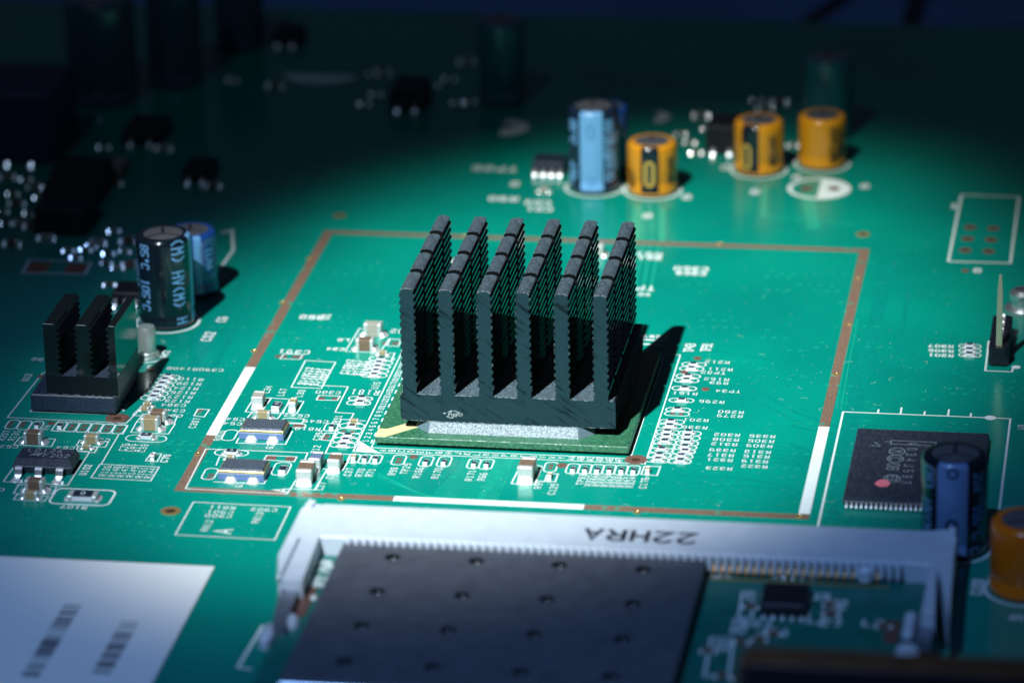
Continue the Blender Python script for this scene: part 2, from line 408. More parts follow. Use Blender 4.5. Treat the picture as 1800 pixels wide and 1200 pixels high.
board.part('light_track', t, M_TRACEL, kind='stuff')
t = MB(); rv = random.Random(21)
for i in range(330):
    q = at(rv.uniform(0, 1800), rv.uniform(380, 960)); k = rv.choice((1, 1, 1, 2, 3, 4))
    for j in range(k):
        t.ring(q.x + j * 1.27, q.y, .10, .27, .034, 12)
board.part('tented_hole', t, M_TRACEL, kind='stuff')

# copper frame strips and the white painted stretches on it
FX0, FX1, FY0, FY1, FW = -31.9, 33.6, -27.65, 51.4, 1.12
def strip(name, x0, x1, y0, y1, m, z):
    mb = MB(); mb.box(x0, x1, y0, y1, 0.001, z); board.part(name, mb, m)
yl0, yl1 = at(375, 765).y, at(430, 645).y
yr1 = at(1450, 750).y; yr0 = at(1415, 903).y
xa, xb = at(688, 885).x, at(1025, 895).x
strip('copper_strip', FX0, FX0 + FW, FY0, yl0, M_COPPER, .03)
strip('copper_strip', FX0, FX0 + FW, yl1, FY1, M_COPPER, .03)
strip('copper_strip', FX0 + FW, FX1 - FW, FY1 - FW, FY1, M_COPPER, .03)
strip('copper_strip', FX1 - FW, FX1, yr1, FY1, M_COPPER, .03)
strip('copper_strip', FX1 - FW, FX1, FY0, yr0, M_COPPER, .03)
strip('copper_strip', FX0 + FW, xa, FY0, FY0 + FW, M_COPPER, .03)
strip('copper_strip', xb, FX1 - FW, FY0, FY0 + FW, M_COPPER, .03)
strip('white_bar', FX0 - .02, FX0 + FW + .02, yl0, yl1, M_SILK, .035)
strip('white_bar', FX1 - FW - .02, FX1 + .02, yr0, yr1, M_SILK, .035)
strip('white_bar', xa, xb, FY0 - .02, FY0 + FW + .02, M_SILK, .035)

# plated holes
def via(px, py, r, m=M_GOLD, hole=.5):
    p = at(px, py); mb = MB()
    mb.lathe([(r, .002), (r, .05), (r * .92, .07), (r * hole * 1.1, .07), (r * hole, .045)], p.x, p.y, 24, cap=False)
    mb.mi = 1; mb.ring(p.x, p.y, 0.0001, r * hole, .043, 20)
    board.part('plated_hole', mb, [m, MATS['hole_dark']], smooth=40)
mat('hole_dark', (.05, .03, .015), .5)
via(300, 898, 1.05); via(597, 379, .8); via(1517, 412, .85)
for p in ((497, 532), (447, 617), (544, 455), (348, 798), (600, 877), (1508, 490), (1492, 571), (1470, 658), (1120, 900), (1265, 429), (815, 415), (1405, 908)): via(*p, .42)
via(1118, 808, 1.2, M_PADC, .4); via(206, 735, 1.3, M_PADC, .35); via(988, 818, .6, M_PADC, .3)
for p in ((90, 744), (727, 803), (1240, 684), (1226, 630), (1203, 654), (1697, 476), (265, 650), (72, 662)): via(*p, .45, M_PADC, .2)
for k in range(3):
    for x, y in ((1705 - k * 4, 400 + k * 20), (1746 - k * 4, 402 + k * 20)): via(x, y, .75, M_PADC, .5)
# bare pads without a component
def pad(px, py, w, h, m=M_PADC, z=.02):
    p = at(px, py); mb = MB(); mb.box(p.x - w / 2, p.x + w / 2, p.y - h / 2, p.y + h / 2, .001, z); board.part('solder_pad', mb, m)
def padpair(px, py, gap, w, h, ang=0, m=M_PADC):
    p = at(px, py); mb = MB()
    for s in (-1, 1):
        cx, cy = (p.x + s * gap / 2, p.y) if ang == 0 else (p.x, p.y + s * gap / 2)
        q = MB(); q.box(cx - w / 2, cx + w / 2, cy - h / 2, cy + h / 2, .001, .02); board.part('solder_pad', q, m)
padpair(508, 748, 2.0, 1.1, 1.0); padpair(494, 805, 2.2, 1.2, 1.1); padpair(577, 701, 1.6, .8, .8); padpair(509, 627, 1.9, 1.3, .7)
padpair(100, 472, 4.6, 2.5, 3.4, 0, mat('orange_pad', (.25, .10, .06), .5, var=.2))
padpair(351, 723, .9, .6, .6, 90); padpair(572, 769, .9, .7, .6, 90)
padpair(18, 746, .8, .6, .5, 90); padpair(40, 746, .8, .6, .5, 90)
for i in range(5): padpair(126 + i * 21, 750.5 + i * .9, .9, .55, .6, 90)
padpair(701, 809, .8, .6, .5, 90); padpair(968, 820, .8, .5, .5, 90); padpair(1190, 727, .9, .5, .55); padpair(1167, 784, .9, .5, .55)
padpair(370, 837, .8, .6, .5, 90); padpair(612, 758, 1., .5, .4); padpair(687, 603, 1.1, .8, .7)
padpair(1000, 350, 0.1, .1, .1)

# ---- white printed outlines
o = MB(); ZS = .036; LW = .13
_ol = 0
def zl():
    global _ol; _ol += 1; return ZS + (_ol % 9) * .0012
def rect(px0, py0, px1, py1, w=LW):
    """outline whose front-left and back-right corners are seen at the two pixels"""
    a, c = at(px0, py0), at(px1, py1)
    o.line([(a.x, a.y), (c.x, a.y), (c.x, c.y), (a.x, c.y)], w, zl(), True)
def rbox(cx, cy, W, H, r=.35, w=LW, px=True):
    p = at(cx, cy) if px else Vector((cx, cy, 0)); pts = []
    r = min(r, W / 2 - .01, H / 2 - .01)
    for sx, sy, a0 in ((1, 1, 0), (-1, 1, 90), (-1, -1, 180), (1, -1, 270)):
        for k in range(5):
            a = R(a0 + k * 22.5); pts.append((p.x + sx * (W / 2 - r) + r * math.cos(a), p.y + sy * (H / 2 - r) + r * math.sin(a)))
    o.line(pts, w, zl(), True)
def pl(pts, w=LW, closed=False): o.line(px2(pts), w, zl(), closed)
s_ = 13.75; o.line([(-s_, -14.2), (s_, -14.2), (s_, 14.2), (-s_, 14.2)], LW, zl(), True)
Q = 15.45; o.line([(-Q, -Q), (Q, -Q), (Q, Q), (-Q, Q)], LW, zl(), True)
o.flat(px2([(625, 794), (632, 775), (668, 797)]), ZS + .012)
for i in range(14): o.line([(-14.0, -13 + i * 2), (-14.0, -12.2 + i * 2)], .16, zl())
# left zone
pl([(120, 640), (75, 656), (13, 734), (222, 744), (300, 668)])
pl([(57, 719), (53, 723.5), (195, 729), (203, 722)])
pl([(102, 741), (225, 748), (216, 763), (90, 757)], closed=True)
for i in range(6): rbox(105 + i * 21, 749.8 + i * .9, 1.2, 2.6, .5)
for i in range(3): rbox(22 + i * 21, 746.5 + i, 1.25, 2.5, .5)
pl([(24, 782), (36, 768), (98, 772), (90, 785)], closed=True)
pl([(134, 784), (140, 774), (191, 777), (185, 786)], closed=True)
pl([(134, 793), (138, 784), (172, 786), (166, 796)], closed=True)
pl([(6, 846.5), (25, 820)]); pl([(6, 846.5), (119, 853), (158, 794), (130, 792)])
pl([(210, 762), (178, 816)]); pl([(176, 816), (280, 821), (265, 845.5), (160, 840)], closed=True)
pl([(24, 867), (33, 852), (100, 855), (92, 868)], closed=True); pl([(24, 878), (30, 869), (85, 872), (78, 881)], closed=True)
rbox(145, 873.5, 6.3, 3.9, .8, .22)
pl([(233, 730), (300, 664)]); pl([(233, 730), (292, 735)])
rbox(257, 771, 4.4, 1.75, .85)
pl([(230, 760), (240, 742), (308, 745), (296, 763)], closed=True); pl([(240, 742), (252, 728), (312, 731), (306, 745)], closed=True)
pl([(256, 810), (266, 797), (284, 798), (276, 812)], closed=True)
pl([(341, 731), (348, 719), (368, 720), (359, 733)], closed=True)
for x, y in ((295, 662), (289, 668.5), (284, 676), (279, 684), (274, 691.5), (269, 699)): rbox(x, y + 1, 2.7, 1.12, .55)
# frame labels box
pl([(308, 940), (340, 882.5), (511, 891), (483, 949)], closed=True)
# crystals
pl([(415, 779), (420, 770)]); pl([(415, 779), (502, 781), (514, 758)]); rbox(404, 765, 1.35, 2.9, .55)
pl([(362, 789), (541, 796), (536, 808)]); pl([(362, 789), (326, 859), (504, 868), (512, 858)])
rbox(407, 796, 3.6, 1.5, .75); pl([(380, 818), (386, 803), (398, 802)]); rbox(369, 833, 1.35, 2.9, .55); pl([(376, 847), (464, 850), (470, 840)])
pl([(464, 808), (469, 800.5), (522, 803), (517, 812)], closed=True)
rbox(494.5, 824, 1.7, 3.4, .7)
pl([(511, 859), (553, 861), (575, 825)]); pl([(511, 859), (520, 844)])
pl([(568, 824), (603, 826.5), (615, 805)]); pl([(545, 823), (556, 800)])
pl([(431, 724), (447, 699), (477, 700)]); pl([(431, 724), (495, 727), (512, 702), (477, 700)]); pl([(477, 700), (460, 723)])
pl([(497, 727), (522, 727), (534, 706), (509, 703)], closed=True); pl([(435, 734), (444, 724)]); pl([(450, 735), (488, 736), (495, 727)])
pl([(497, 737), (501, 735), (535, 736.5), (531, 744), (508, 743)]); rbox(521, 748.5, 2, 1.1, .5)
pl([(556, 703), (561, 695), (598, 696.5), (593, 704)], closed=True); pl([(492, 631), (500, 622), (532, 624), (527, 632)], closed=True)
pl([(512, 681), (537, 634), (590, 637), (565, 683)], closed=True); pl([(568, 678), (612, 680), (589, 725), (622, 727), (616, 738)])
rbox(634, 701, 2.6, 1.1, .55); rbox(630.5, 708.5, 2.6, 1.1, .55); rbox(582, 751, 1.35, 2.1, .5); pl([(564, 773), (572, 761), (593, 762), (584, 775)], closed=True)
pl([(600, 737), (642, 740)]); pl([(600, 737), (572, 797), (620, 799)])
for x, y in ((617, 749), (613, 757.5), (609, 766), (605, 774), (600.5, 782.5)): rbox(x + 2, y, 2.7, 1.25, .6)
for x, y in ((671, 631), (668, 638), (664, 645), (661, 652.5), (658, 660)): rbox(x, y, 2.8, 1.15, .55)
pl([(652, 622), (694, 621), (688, 634)]); pl([(607, 618), (622, 594), (632, 578), (648, 579)]); pl([(607, 618), (668, 620), (684, 596)]); pl([(680, 608), (700, 609), (705, 597), (686, 596)], closed=True)
pl([(622, 594), (638, 595)])
for i in range(3): rbox(622 + i * 19.5, 806 + i * .8, 1.15, 2.4, .45)
rbox(701, 808.5, 1.35, 2.6, .5)
rbox(749, 811, 1.35, 2.7, .5); rbox(781, 811.5, 1.35, 2.7, .5); rbox(833, 815, 1.25, 2.6, .5); rbox(855, 816, 1.35, 2.6, .5)
pl([(899, 850), (911, 826)]); pl([(899, 850), (940, 852), (953, 820), (945, 818)])
rbox(968, 821, 1.3, 2.6, .6); pl([(957, 846), (963, 832), (981, 833), (976, 847)], closed=True)
for i in range(6): rbox(1007 + i * 21.2, 824 + i * .6, 1.3, 2.6, .5)
pl([(1127, 834), (1133, 819), (1161, 820), (1155, 836)], closed=True)
# right column ovals
for x, y in ((1220, 641), (1216, 648.5), (1210, 661.5), (1207, 669), (1203, 683), (1198, 704), (1192, 720.5), (1190, 727.5), (1181, 741.5), (1178, 749.5)): rbox(x, y, 2.65, 1.12, .55)
for k, (x, y) in enumerate(((1174, 760), (1172, 768), (1169, 777), (1166, 784.5), (1163, 792), (1159, 800.5), (1156, 809))):
    rbox(x, y, 2.4, 1.2, .5); rbox(x + 38.5, y + 2, 2.4, 1.2, .55)
# memory chip and header outlines
A0, A1 = at(1482, 724), at(1776, 737)
o.line([(A0.x, -31), (A0.x, A0.y), (A1.x, A0.y), (A1.x, -34)], .22, zl())
for i, x in enumerate((1543, 1583, 1625, 1667, 1707)):
    p = at(x, 727); o.line([(p.x, A0.y), (p.x, A0.y + (1. if i % 2 == 0 else 1.8))], .2, zl())
p = at(1741, 732); o.ring(p.x, A0.y, .001, .62, zl(), 20)
pl([(1732, 652), (1779, 654), (1781, 645)], .2); pl([(1732, 652), (1738, 600)], .2)
p = at(1786, 645.5); o.ring(p.x, p.y, .001, .5, zl(), 20)
for i in range(3): rbox(1705, 609 + i * 7.7, 2.4, 1.1, .5)
pl([(1667, 460), (1776, 463), (1791, 347), (1690, 343)], .26, True)
pl([(1755, 1012), (1738, 1014)], .3)
# printed circles under the round capacitors
def circ(px, py, r0, r1, a0=0, a1=360, board=None):
    p = board or at(px, py); o.ring(p[0], p[1], r0, r1, zl(), 56, R(a0), R(a1))
# labels box near the header, far chips
pl([(462, 1100), (418, 1172), (440, 1176)], .3)
pl([(45, 470), (52, 457), (160, 462), (150, 482), (40, 480)], .3, True)
pl([(385, 475), (410, 440), (408, 405), (390, 410)], .35)
pl([(200, 755), (200, 755)], .1)
board.part('printed_outline', o, M_SILK, recalc=False, kind='stuff')

# ---- white printed lettering
T = MB()
def tx(s, px, py, ang=0, h=.85, w=.095, **k):
    hh = .68 if h <= 1.1 else h * .8
    k.setdefault('adv', .73 if h <= 1.1 else hh * .95); k.setdefault('wd', .43 if h <= 1.1 else hh * .55)
    text(T, s, px, py, ang, hh, w, z=.046, **k)
for s, x, y in (('R126', 185, 828), ('R148', 201.5, 829), ('R147', 217, 829.5), ('R149', 233, 830), ('R151', 249, 831), ('R144', 264, 832)): tx(s, x, y, 90)
tx('U102', 150.5, 826, 90, 1.0, .15); tx('C70', 291, 806, 90, 1.0, .15); tx('R107', 130, 891.5, 180, .95, .15)
tx('C387', 342, 744, 90, .9); tx('J091', 217, 715, 90, .8); tx('U12', 47, 664, 90, 1.1, .16)
for s, x, y in (('R110', 336, 667), ('R128', 332, 675), ('R124', 327, 683), ('R125', 322, 690.5), ('R127', 317, 698), ('R123', 312, 705.5), ('C384', 305, 712.5), ('C34', 309, 722)): tx(s, x, y, 180)
tx('C390R1408', 343, 649.5, 180, .95); tx('C2', 311, 731, 180); tx('C3', 183, 773.5, 180); tx('C523', 10, 785, 180, .9); tx('C54', 115, 787, 180)
for i, s in enumerate(('C36', '8TR', 'R14', 'C33')): pass
tx('C33', 252, 788, 90); tx('R11', 241, 787.5, 90); tx('C65', 230, 787, 90); tx('C76', 218, 786, 90)
tx('R207', 7, 766, 90); tx('R131', 25, 766, 90); tx('R4', 81, 752, 90); tx('C', 3, 861, 180, .9)
tx('R811', 391, 892, 180, .9); tx('C901', 387, 900, 180, .9); tx('C900', 384, 907, 180, .9); tx('R812', 364, 924, 90, .95); tx('A', 392, 934, 90, 2.2, .22)
tx('C902', 464, 896, 180, .9); tx('R813', 453, 910, 90, .95)
tx('C545', 408, 737, 180, .85); tx('C546', 403, 744.5, 180, .85); tx('R800', 386, 766, 90, .95); tx('G3', 421, 852.5, 90, 1.1); tx('A', 494, 862, 90, 2.0, .22)
tx('G2', 475, 785, 90, 1.1); tx('C27', 564, 855, 90, 1.05); tx('C36', 582, 835, 90, 1.05); tx('R12', 555, 790, 90, 1.05)
tx('C547', 522, 730.5, 180); tx('C549', 555, 741, 180); tx('R810', 541, 754, 180); tx('C394', 560, 765, 90, 1.0); tx('R91', 593, 737, 90, 1.0)
tx('C380', 577, 690, 180, 1.0); tx('C391', 517, 619, 180, 1.25, .16); tx('L34', 470, 685, 90, .95); tx('L67', 496, 690, 90, .95); tx('L38', 528, 692, 90, .95)
tx('R181', 642, 690, 180, 1.6, .12, adv=.85, wd=.42); tx('U15', 661, 678, 90, 1.1)
for i, (s, x) in enumerate((('R143C12', 535), ('R14A111', 546), ('R1481R1', 557), ('C148R14', 568))): tx(s, x + 2, 661 + i, 90, .8, .15)
for i, (s, x) in enumerate((('C18R42', 606), ('C14R11', 618), ('R117R1', 629), ('R148RR', 641))): tx(s, x + 4, 645 + i, 90, .8, .15)
tx('C34', 590, 614, 180, 1.0, .16); tx('L8', 604, 598, 180, 1.0, .16); tx('C92', 706, 583, 180, 1.2, .16)
letters = ['A', 'B', 'C', 'D', 'E', 'F', 'G', 'H', 'J', 'K', 'L', 'M', 'N', 'P', 'R', 'T', 'U', 'V', 'W', 'Y', 'AA', 'AB', 'AC', 'AD', 'AE', 'AF']
for i, s in enumerate(letters): text(T, s, 0, 0, 90, .66, .10, z=.046, adv=.52, wd=.38, board=(-12.4 + i * 1.0, -14.83, 0))
for i in range(26): text(T, str(i + 1), 0, 0, 90, .6, .095, z=.046, adv=.5, wd=.36, board=(-14.7, -12.5 + i * 1.0, 0))
tx('C37', 613, 830, 90, 1.0); tx('R70', 633, 831, 90, 1.0); tx('R71', 651, 831, 90, 1.0); tx('R98', 691, 828.5, 90, 1.0); tx('TP29', 713, 824, 90, 1.0)
tx('R166', 735, 831, 90, 1.0); tx('R170', 768, 832, 90, 1.0); tx('R171', 827, 836, 90, 1.0); tx('R66', 848, 838, 90, 1.0)
tx('R99', 947, 852, 90, 1.0); tx('C129', 972, 860, 90, 1.1); tx('TP33', 1022, 843, 90, 1.0)
for i, s in enumerate(('R332', 'R330', 'R329', 'R328', 'R325', 'R324')): tx(s, 1037 + i * 14.4, 845 + i * .6, 90, 1.0)
tx('C176', 1132, 849, 90, 1.0)
for s, x, y in (('R212', 1261, 637), ('R211', 1266, 649.5), ('TP32', 1254, 655.5), ('R162', 1259.5, 667), ('R93', 1264, 673.5), ('TP34', 1280, 688), ('R161', 1204, 692), ('R296', 1251, 706.5),
                ('R280', 1285, 724.5), ('R279', 1283, 731.5), ('R201', 1223, 738.5), ('R336', 1221, 751.5),
                ('R302', 1278, 764.5), ('R308', 1276, 773), ('R312', 1273, 781), ('R339', 1270, 791.5), ('R317', 1267, 800), ('R321', 1265, 808.5), ('R323', 1264, 823.5),
                ('R335', 1340, 767), ('R305', 1338, 775.5), ('R309', 1335, 784), ('R313', 1332, 794.5), ('R315', 1330, 802.5), ('R319', 1327, 811), ('R322', 1326, 820)): tx(s, x, y, 180, .85)
tx('TP43', 1212, 612, 90, 1.3, .16, adv=.6); tx('TP31', 1242, 611, 90, 1.3, .16, adv=.6); tx('C297', 1152, 592, 180, 1.1, .18); pl2 = None
for k, s in enumerate(('R307', 'R306', 'R301')): tx(s, 1654 + k * 0, 609 + k * 8, 180, .85, .17)
tx('U8', 1795, 751, 90, 1.0); tx('R58', 548, 558, 180, 1.3, .25); tx('U1', 572, 557, 90, 1.2, .2)
tx('C360', 1215, 473, 180, 1.4, .25); tx('C363', 1215, 481, 180, 1.2, .25); tx('R51', 1140, 448, 180, 1.5, .25); tx('R61', 1142, 454, 180, 1.3, .25); tx('TP', 1135, 507, 180, 1.6, .25); tx('C8', 1132, 518, 180, 1.0, .2)
tx('8', 1718, 476, 180, 1.5, .3); tx('C82', 366, 592, 90, 1.3, .22); tx('C6', 390, 562, 90, 1.2, .22); tx('1', 1677, 363, 0, 1.6, .4)
tx('R8', 66, 632, 180, .9, .16); tx('9', 264, 645, 180, 1.0, .2); tx('R12', 290, 623, 90, 1.0, .18)
tx('TP85', 870, 297, 180, 2.0, .35); tx('R90', 885, 350, 180, 1.7, .35); tx('C81', 948, 368, 180, 1.5, .3); tx('C82', 945, 357, 180, 1.5, .3)
for x, y in ((1138, 380), (1327, 338), (1207, 347), (905, 324), (1520, 328), (1400, 312), (1275, 295)): tx('8', x, y, 180, 1.5, .5)
tx('C103', 1718, 1032, 90, 1.2, .3); tx('R', 1788, 1086, 90, 1.4, .3)
board.part('printed_lettering', T, M_SILK, recalc=False, kind='stuff')
for nm, pts in (('white_print', [(1110, 596), (1165, 599)]), ('white_print', [(1108, 604), (1160, 606)])):
    q = MB(); q.line(px2(pts), .35, .03); board.part('printed_line', q, M_SILK, recalc=False)

# ---- dust and lint lying on the board
d = MB(); rnd = random.Random(3)
for i in range(4200):
    px, py = rnd.uniform(0, 1800), rnd.uniform(420, 1000)
    if rnd.random() > .35 + .65 * (py - 420) / 400: continue
    p = at(px, py); r = rnd.choice((.025, .03, .04, .04, .05, .075)); a = rnd.uniform(0, 3)
    z = .035 + r * .4
    d.add([(p.x + r * math.cos(a), p.y + r * math.sin(a), .036), (p.x - r * math.sin(a), p.y + r * math.cos(a), .036), (p.x - r * .7, p.y - r * .7, .036), (p.x, p.y, z)], [(0, 1, 3), (1, 2, 3), (2, 0, 3)])
for i in range(60):
    px, py = rnd.uniform(450, 1700), rnd.uniform(560, 900); p = at(px, py); a = rnd.uniform(0, 6); L_ = rnd.uniform(.3, 1.1)
    pts = [(p.x + L_ * t * math.cos(a + t * 1.5), p.y + L_ * t * math.sin(a + t * 1.5)) for t in (0, .25, .5, .75, 1)]
    d.line(pts, .025, .05)
solid('dust', d, M_DUST, kind='stuff')

# ================================================================ MAIN HEAT SINK
HX0, HX1, HY0, HY1, HZ0, HZF, HZ1 = -11.05, 11.85, -11.35, 11.35, 2.12, 5.15, 17.0
hs = Thing('heat_sink', 'large black finned heat sink in the middle of the board, on the big square chip', 'heat sink', (0, 0, HZ0))
b = MB(); prof = [(HX0 + .25, HZ0), (HX1 - .05, HZ0), (HX1, HZ0 + .1), (HX1, HZF - .1), (HX1 - .08, HZF), (HX0 + .2, HZF), (HX0, HZF - .25), (HX0, HZ0 + .35)]
ringa = lambda y: [(x, y, z) for x, z in prof]
b.loft([ringa(HY0), ringa(HY1)], False, True); b.mi = 2; b.add([(HX0 + .3, HY0 + .002, HZF + .004), (HX1 - .2, HY0 + .002, HZF + .004), (HX1 - .2, HY1, HZF + .004), (HX0 + .3, HY1, HZF + .004)], [(0, 1, 2, 3)]); b.mi = 1; b.add(ringa(HY0), [tuple(range(8))])
b.mi = 0
hs.part('base', b, [M_ANODS, M_SAW, M_FLOOR])
NW = 14
def fin_mesh(y0, y1, front):
    mb = MB(); h = HZ1 - HZF; wd = 1.5; L_, R_ = [], []
    steps = NW * 4
    for i in range(steps + 1):
        z = i / steps * (h - .35); s = .19 * (0, .85, 1.0, -.15)[i % 4] - .085 if i > 3 else 0
        L_.append((-wd / 2 - s, z)); R_.append((wd / 2 + s, z))
    top = [(wd / 2 * math.cos(R(t)), h - .35 + .35 * math.sin(R(t))) for t in (20, 45, 70, 90, 110, 135, 160)]
    outl = R_ + top + L_[::-1]
    n = len(outl)
    v0 = [(x, y0, z) for x, z in outl]; v1 = [(x, y1, z) for x, z in outl]
    mb.mi = 1; mb.add(v0, [tuple(range(n))]); mb.mi = 0; mb.add(v1, [tuple(reversed(range(n)))])
    nr = len(R_); 
    for i in range(n - 1):
        istop = nr - 1 <= i < nr + len(top)
        mb.mi = 0 if istop else 2
        mb.add([v0[i], v0[i + 1], v1[i + 1], v1[i]], [(0, 1, 2, 3)])
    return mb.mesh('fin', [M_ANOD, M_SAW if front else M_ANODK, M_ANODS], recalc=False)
segs = 4; gap = 1.0; segl = (HY1 - HY0 - gap * (segs - 1)) / segs
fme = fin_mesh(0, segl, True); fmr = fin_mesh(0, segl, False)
for i in range(6):
    for j in range(segs):
        f = bpy.data.objects.new('fin', fmr if j else fme); scene.collection.objects.link(f); f.parent = hs.o
        f.location = ((-10.0 + 4.07 * i) * S, (HY0 + .001 + j * (segl + gap)) * S, (HZF + .006 - HZ0) * S)
b = MB(); rnd = random.Random(5); c = Vector((-5.45, HY0 - .012, 3.0))
for i in range(46):
    a, r = rnd.uniform(0, 6.3), rnd.random() ** .6; x, z = c.x + r * .95 * math.cos(a), c.z + r * .42 * math.sin(a) ; w_ = rnd.uniform(.05, .22)
    b.add([(x - w_, c.y, z - .03), (x + w_, c.y, z - .05), (x + w_ * .8, c.y, z + .05), (x - w_ * .6, c.y, z + .04)], [(0, 1, 2, 3)])
hs.part('scuff', b, mat('bare_metal_scuff', (.7, .75, .78), .35, metal=.6), label='small bright scuff mark')

# bright burrs on the cut edges
b = MB()
for i in range(6):
    x = -10.0 + 4.07 * i
    for k in range(9):
        t0 = R(20 + k * 15); t1 = R(20 + k * 15 + rnd.uniform(4, 15))
        if rnd.random() < .35: continue
        pts = [(x + .75 * math.cos(t), HY0 - .02, HZ1 - .35 + .35 * math.sin(t)) for t in (t0, t1)]
        b.tube(pts, .028, 4)
for i in range(5):
    x0 = -10.0 + 4.07 * i + .8
    xx = x0
    while xx < x0 + 2.3:
        l = rnd.uniform(.1, .5); 
        if rnd.random() < .6: b.tube([(xx, HY0 - .015, HZF), (min(xx + l, x0 + 2.4), HY0 - .015, HZF + rnd.uniform(-.02, .02))], .022, 4)
        xx += l
for i in range(70):
    xx = rnd.uniform(HX0 + .3, HX1 - .3); l = rnd.uniform(.05, .35)
    b.tube([(xx, HY0 - .01, HZ0 + .02), (xx + l, HY0 - .01, HZ0 + .02)], rnd.uniform(.008, .02), 4)
for k in range(60):
    i = rnd.randrange(6); sgn = rnd.choice((-1, 1)); z = rnd.uniform(HZF, HZ1 - .4)
    xx = -10.0 + 4.07 * i + sgn * .78
    b.tube([(xx, HY0 - .015, z), (xx, HY0 - .015, z + rnd.uniform(.04, .2))], .02, 4)
hs.part('burr', b, MATS['bare_metal_scuff'], kind='stuff')

# ================================================================ BGA PACKAGE
pk = Thing('chip_package', 'big square green ball-grid chip package under the large heat sink', 'chip', (0, 0, 0))
b = MB(); b.box(-13.45, 13.5, -13.72, 13.4, .42, 1.1, .04); pk.part('laminate_base', b, M_SUB)
b = MB(); b.prism([(-13.42, -13.70), (-13.42, -11.55), (-12.49, -11.54), (-10.67, -9.78), (-9.0, -10.6), (-9.59, -10.97), (-12.3, -13.69)], 1.101, 1.125)
pk.part('corner_mark', b, M_GOLDM, label='gold corner strip')
b = MB(); lo, hi = [], []
for sx, sy in ((1, -1), (1, 1), (-1, 1), (-1, -1)):
    pa = [(sx * 8.0, sy * 12.15), (sx * 9.6, sy * 10.6)]; pb = [(sx * 7.85, sy * 11.55), (sx * 9.3, sy * 10.2)]
    if sx * sy > 0: pa.reverse(); pb.reverse()
    lo += pa; hi += pb
n = len(lo); b.add([(x, y, 1.102) for x, y in lo] + [(x, y, 2.1) for x, y in hi], [tuple(range(n, 2 * n))])
b.mi = 1
for i in range(n):
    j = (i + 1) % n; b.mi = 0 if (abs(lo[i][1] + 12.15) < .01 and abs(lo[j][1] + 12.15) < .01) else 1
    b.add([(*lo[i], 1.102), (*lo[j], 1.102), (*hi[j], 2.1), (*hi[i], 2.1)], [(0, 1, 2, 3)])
pk.part('lid', b, [M_LID, M_LIDS])
b = MB()
for i in range(26):
    for (x, y) in ((-12.5 + i, -12.9), (-12.5 + i, -11.9), (12.6, -12.5 + i), (-12.6, -12.5 + i)): b.lathe([(.16, .03), (.3, .2), (.16, .42)], x, y, 8)
pk.part('solder_ball', b, M_SOLD, kind='stuff', smooth=60)

# ================================================================ SMALL HEAT SINK AND ITS CHIP
pc = at(54, 720, .3); pr_ = at(202, 728, .3)
cx0, cx1, cy0 = pc.x, pr_.x, pc.y
ch = Thing('chip_package', 'blue-black square chip beneath the small three-finned heat sink at left', 'chip', ((cx0 + cx1) / 2, cy0 + 5, 0))
b = MB(); b.box(cx0, cx1, cy0, cy0 + 10.4, .28, 2.1, .12, .05); ch.part('body', b, M_CHIPB)
b = MB(); b.box(cx0 + .6, cx1 - .6, cy0 + .5, cy0 + 9.9, .01, .28); ch.part('underside', b, M_EPOXYD)
p0 = at(80, 697, 2.12); p1 = at(203.5, 701.5, 2.12)
hx0, hx1, hy0 = p0.x, p1.x, cy0 + .32
h2 = Thing('heat_sink', 'small black heat sink with three fins on the blue-black chip at left', 'heat sink', ((hx0 + hx1) / 2, hy0 + 4.5, 2.12))
HZ2 = 10.2; D2 = 9.2; zf2 = 4.25
b = MB(); b.box(hx0 - .05, hx1 + .12, hy0, hy0 + D2, 2.12, zf2); 
b.mi = 0; h2.part('base', b, mat('smooth_black', (.005, .009, .012), .35, bump=.2, bscale=5, spec=.3))
def fin2(xl, xr, wl, wr, nm='fin'):
    mb = MB(); n = 34; h = HZ2 - zf2; Ls, Rs = [], []
    for i in range(n + 1):
        z = zf2 - .01 + i / n * (h - .25); s = .20 * math.sin(i / n * 8.5 * 2 * math.pi)
        Ls.append((xl - s * wl, z)); Rs.append((xr + s * wr, z))
    outl = Rs + [(xr - .05, HZ2 - .12), (xr - .28, HZ2), (xl + .25, HZ2), (xl + .03, HZ2 - .1)] + Ls[::-1]
    m = len(outl); mb.add([(x, hy0, z) for x, z in outl] + [(x, hy0 + D2, z) for x, z in outl], [tuple(range(m)), tuple(reversed(range(m, 2 * m)))] + [(i, (i + 1) % m, m + (i + 1) % m, m + i) for i in range(m)])
    h2.part(nm, mb, M_ANODS)
W2 = hx1 - hx0
b = MB(); b.box(hx0 + .2, hx1 - .2, hy0 + .01, hy0 + D2 - .01, zf2, zf2 + .02); h2.part('channel_floor', b, mat('channel_floor', (.02, .03, .05), .45, extra=x_speckle((.010, .016, .03), (.14, .18, .26), 8, .45, .75)))
fin2(hx0 - .05, hx0 + 1.5, 0, 1); fin2(hx0 + W2 * .45, hx0 + W2 * .45 + 1.6, 1, 1); fin2(hx1 - .75, hx1 + .1, 1, 0)
b = MB()
for k, (xa_, xb_) in enumerate(((hx0, hx0 + 1.1), (hx0 + W2 * .45 + .2, hx0 + W2 * .45 + 1.2), (hx1 - .5, hx1))):
    b.tube([(xa_, hy0 - .01, HZ2), (xb_, hy0 - .01, HZ2)], .03, 4)
for i in range(26):
    xx = rnd.uniform(hx0, hx1); b.tube([(xx, hy0 - .01, 2.14), (xx + rnd.uniform(.05, .3), hy0 - .01, 2.14)], .025, 4)
h2.part('burr', b, MATS['bare_metal_scuff'], kind='stuff')

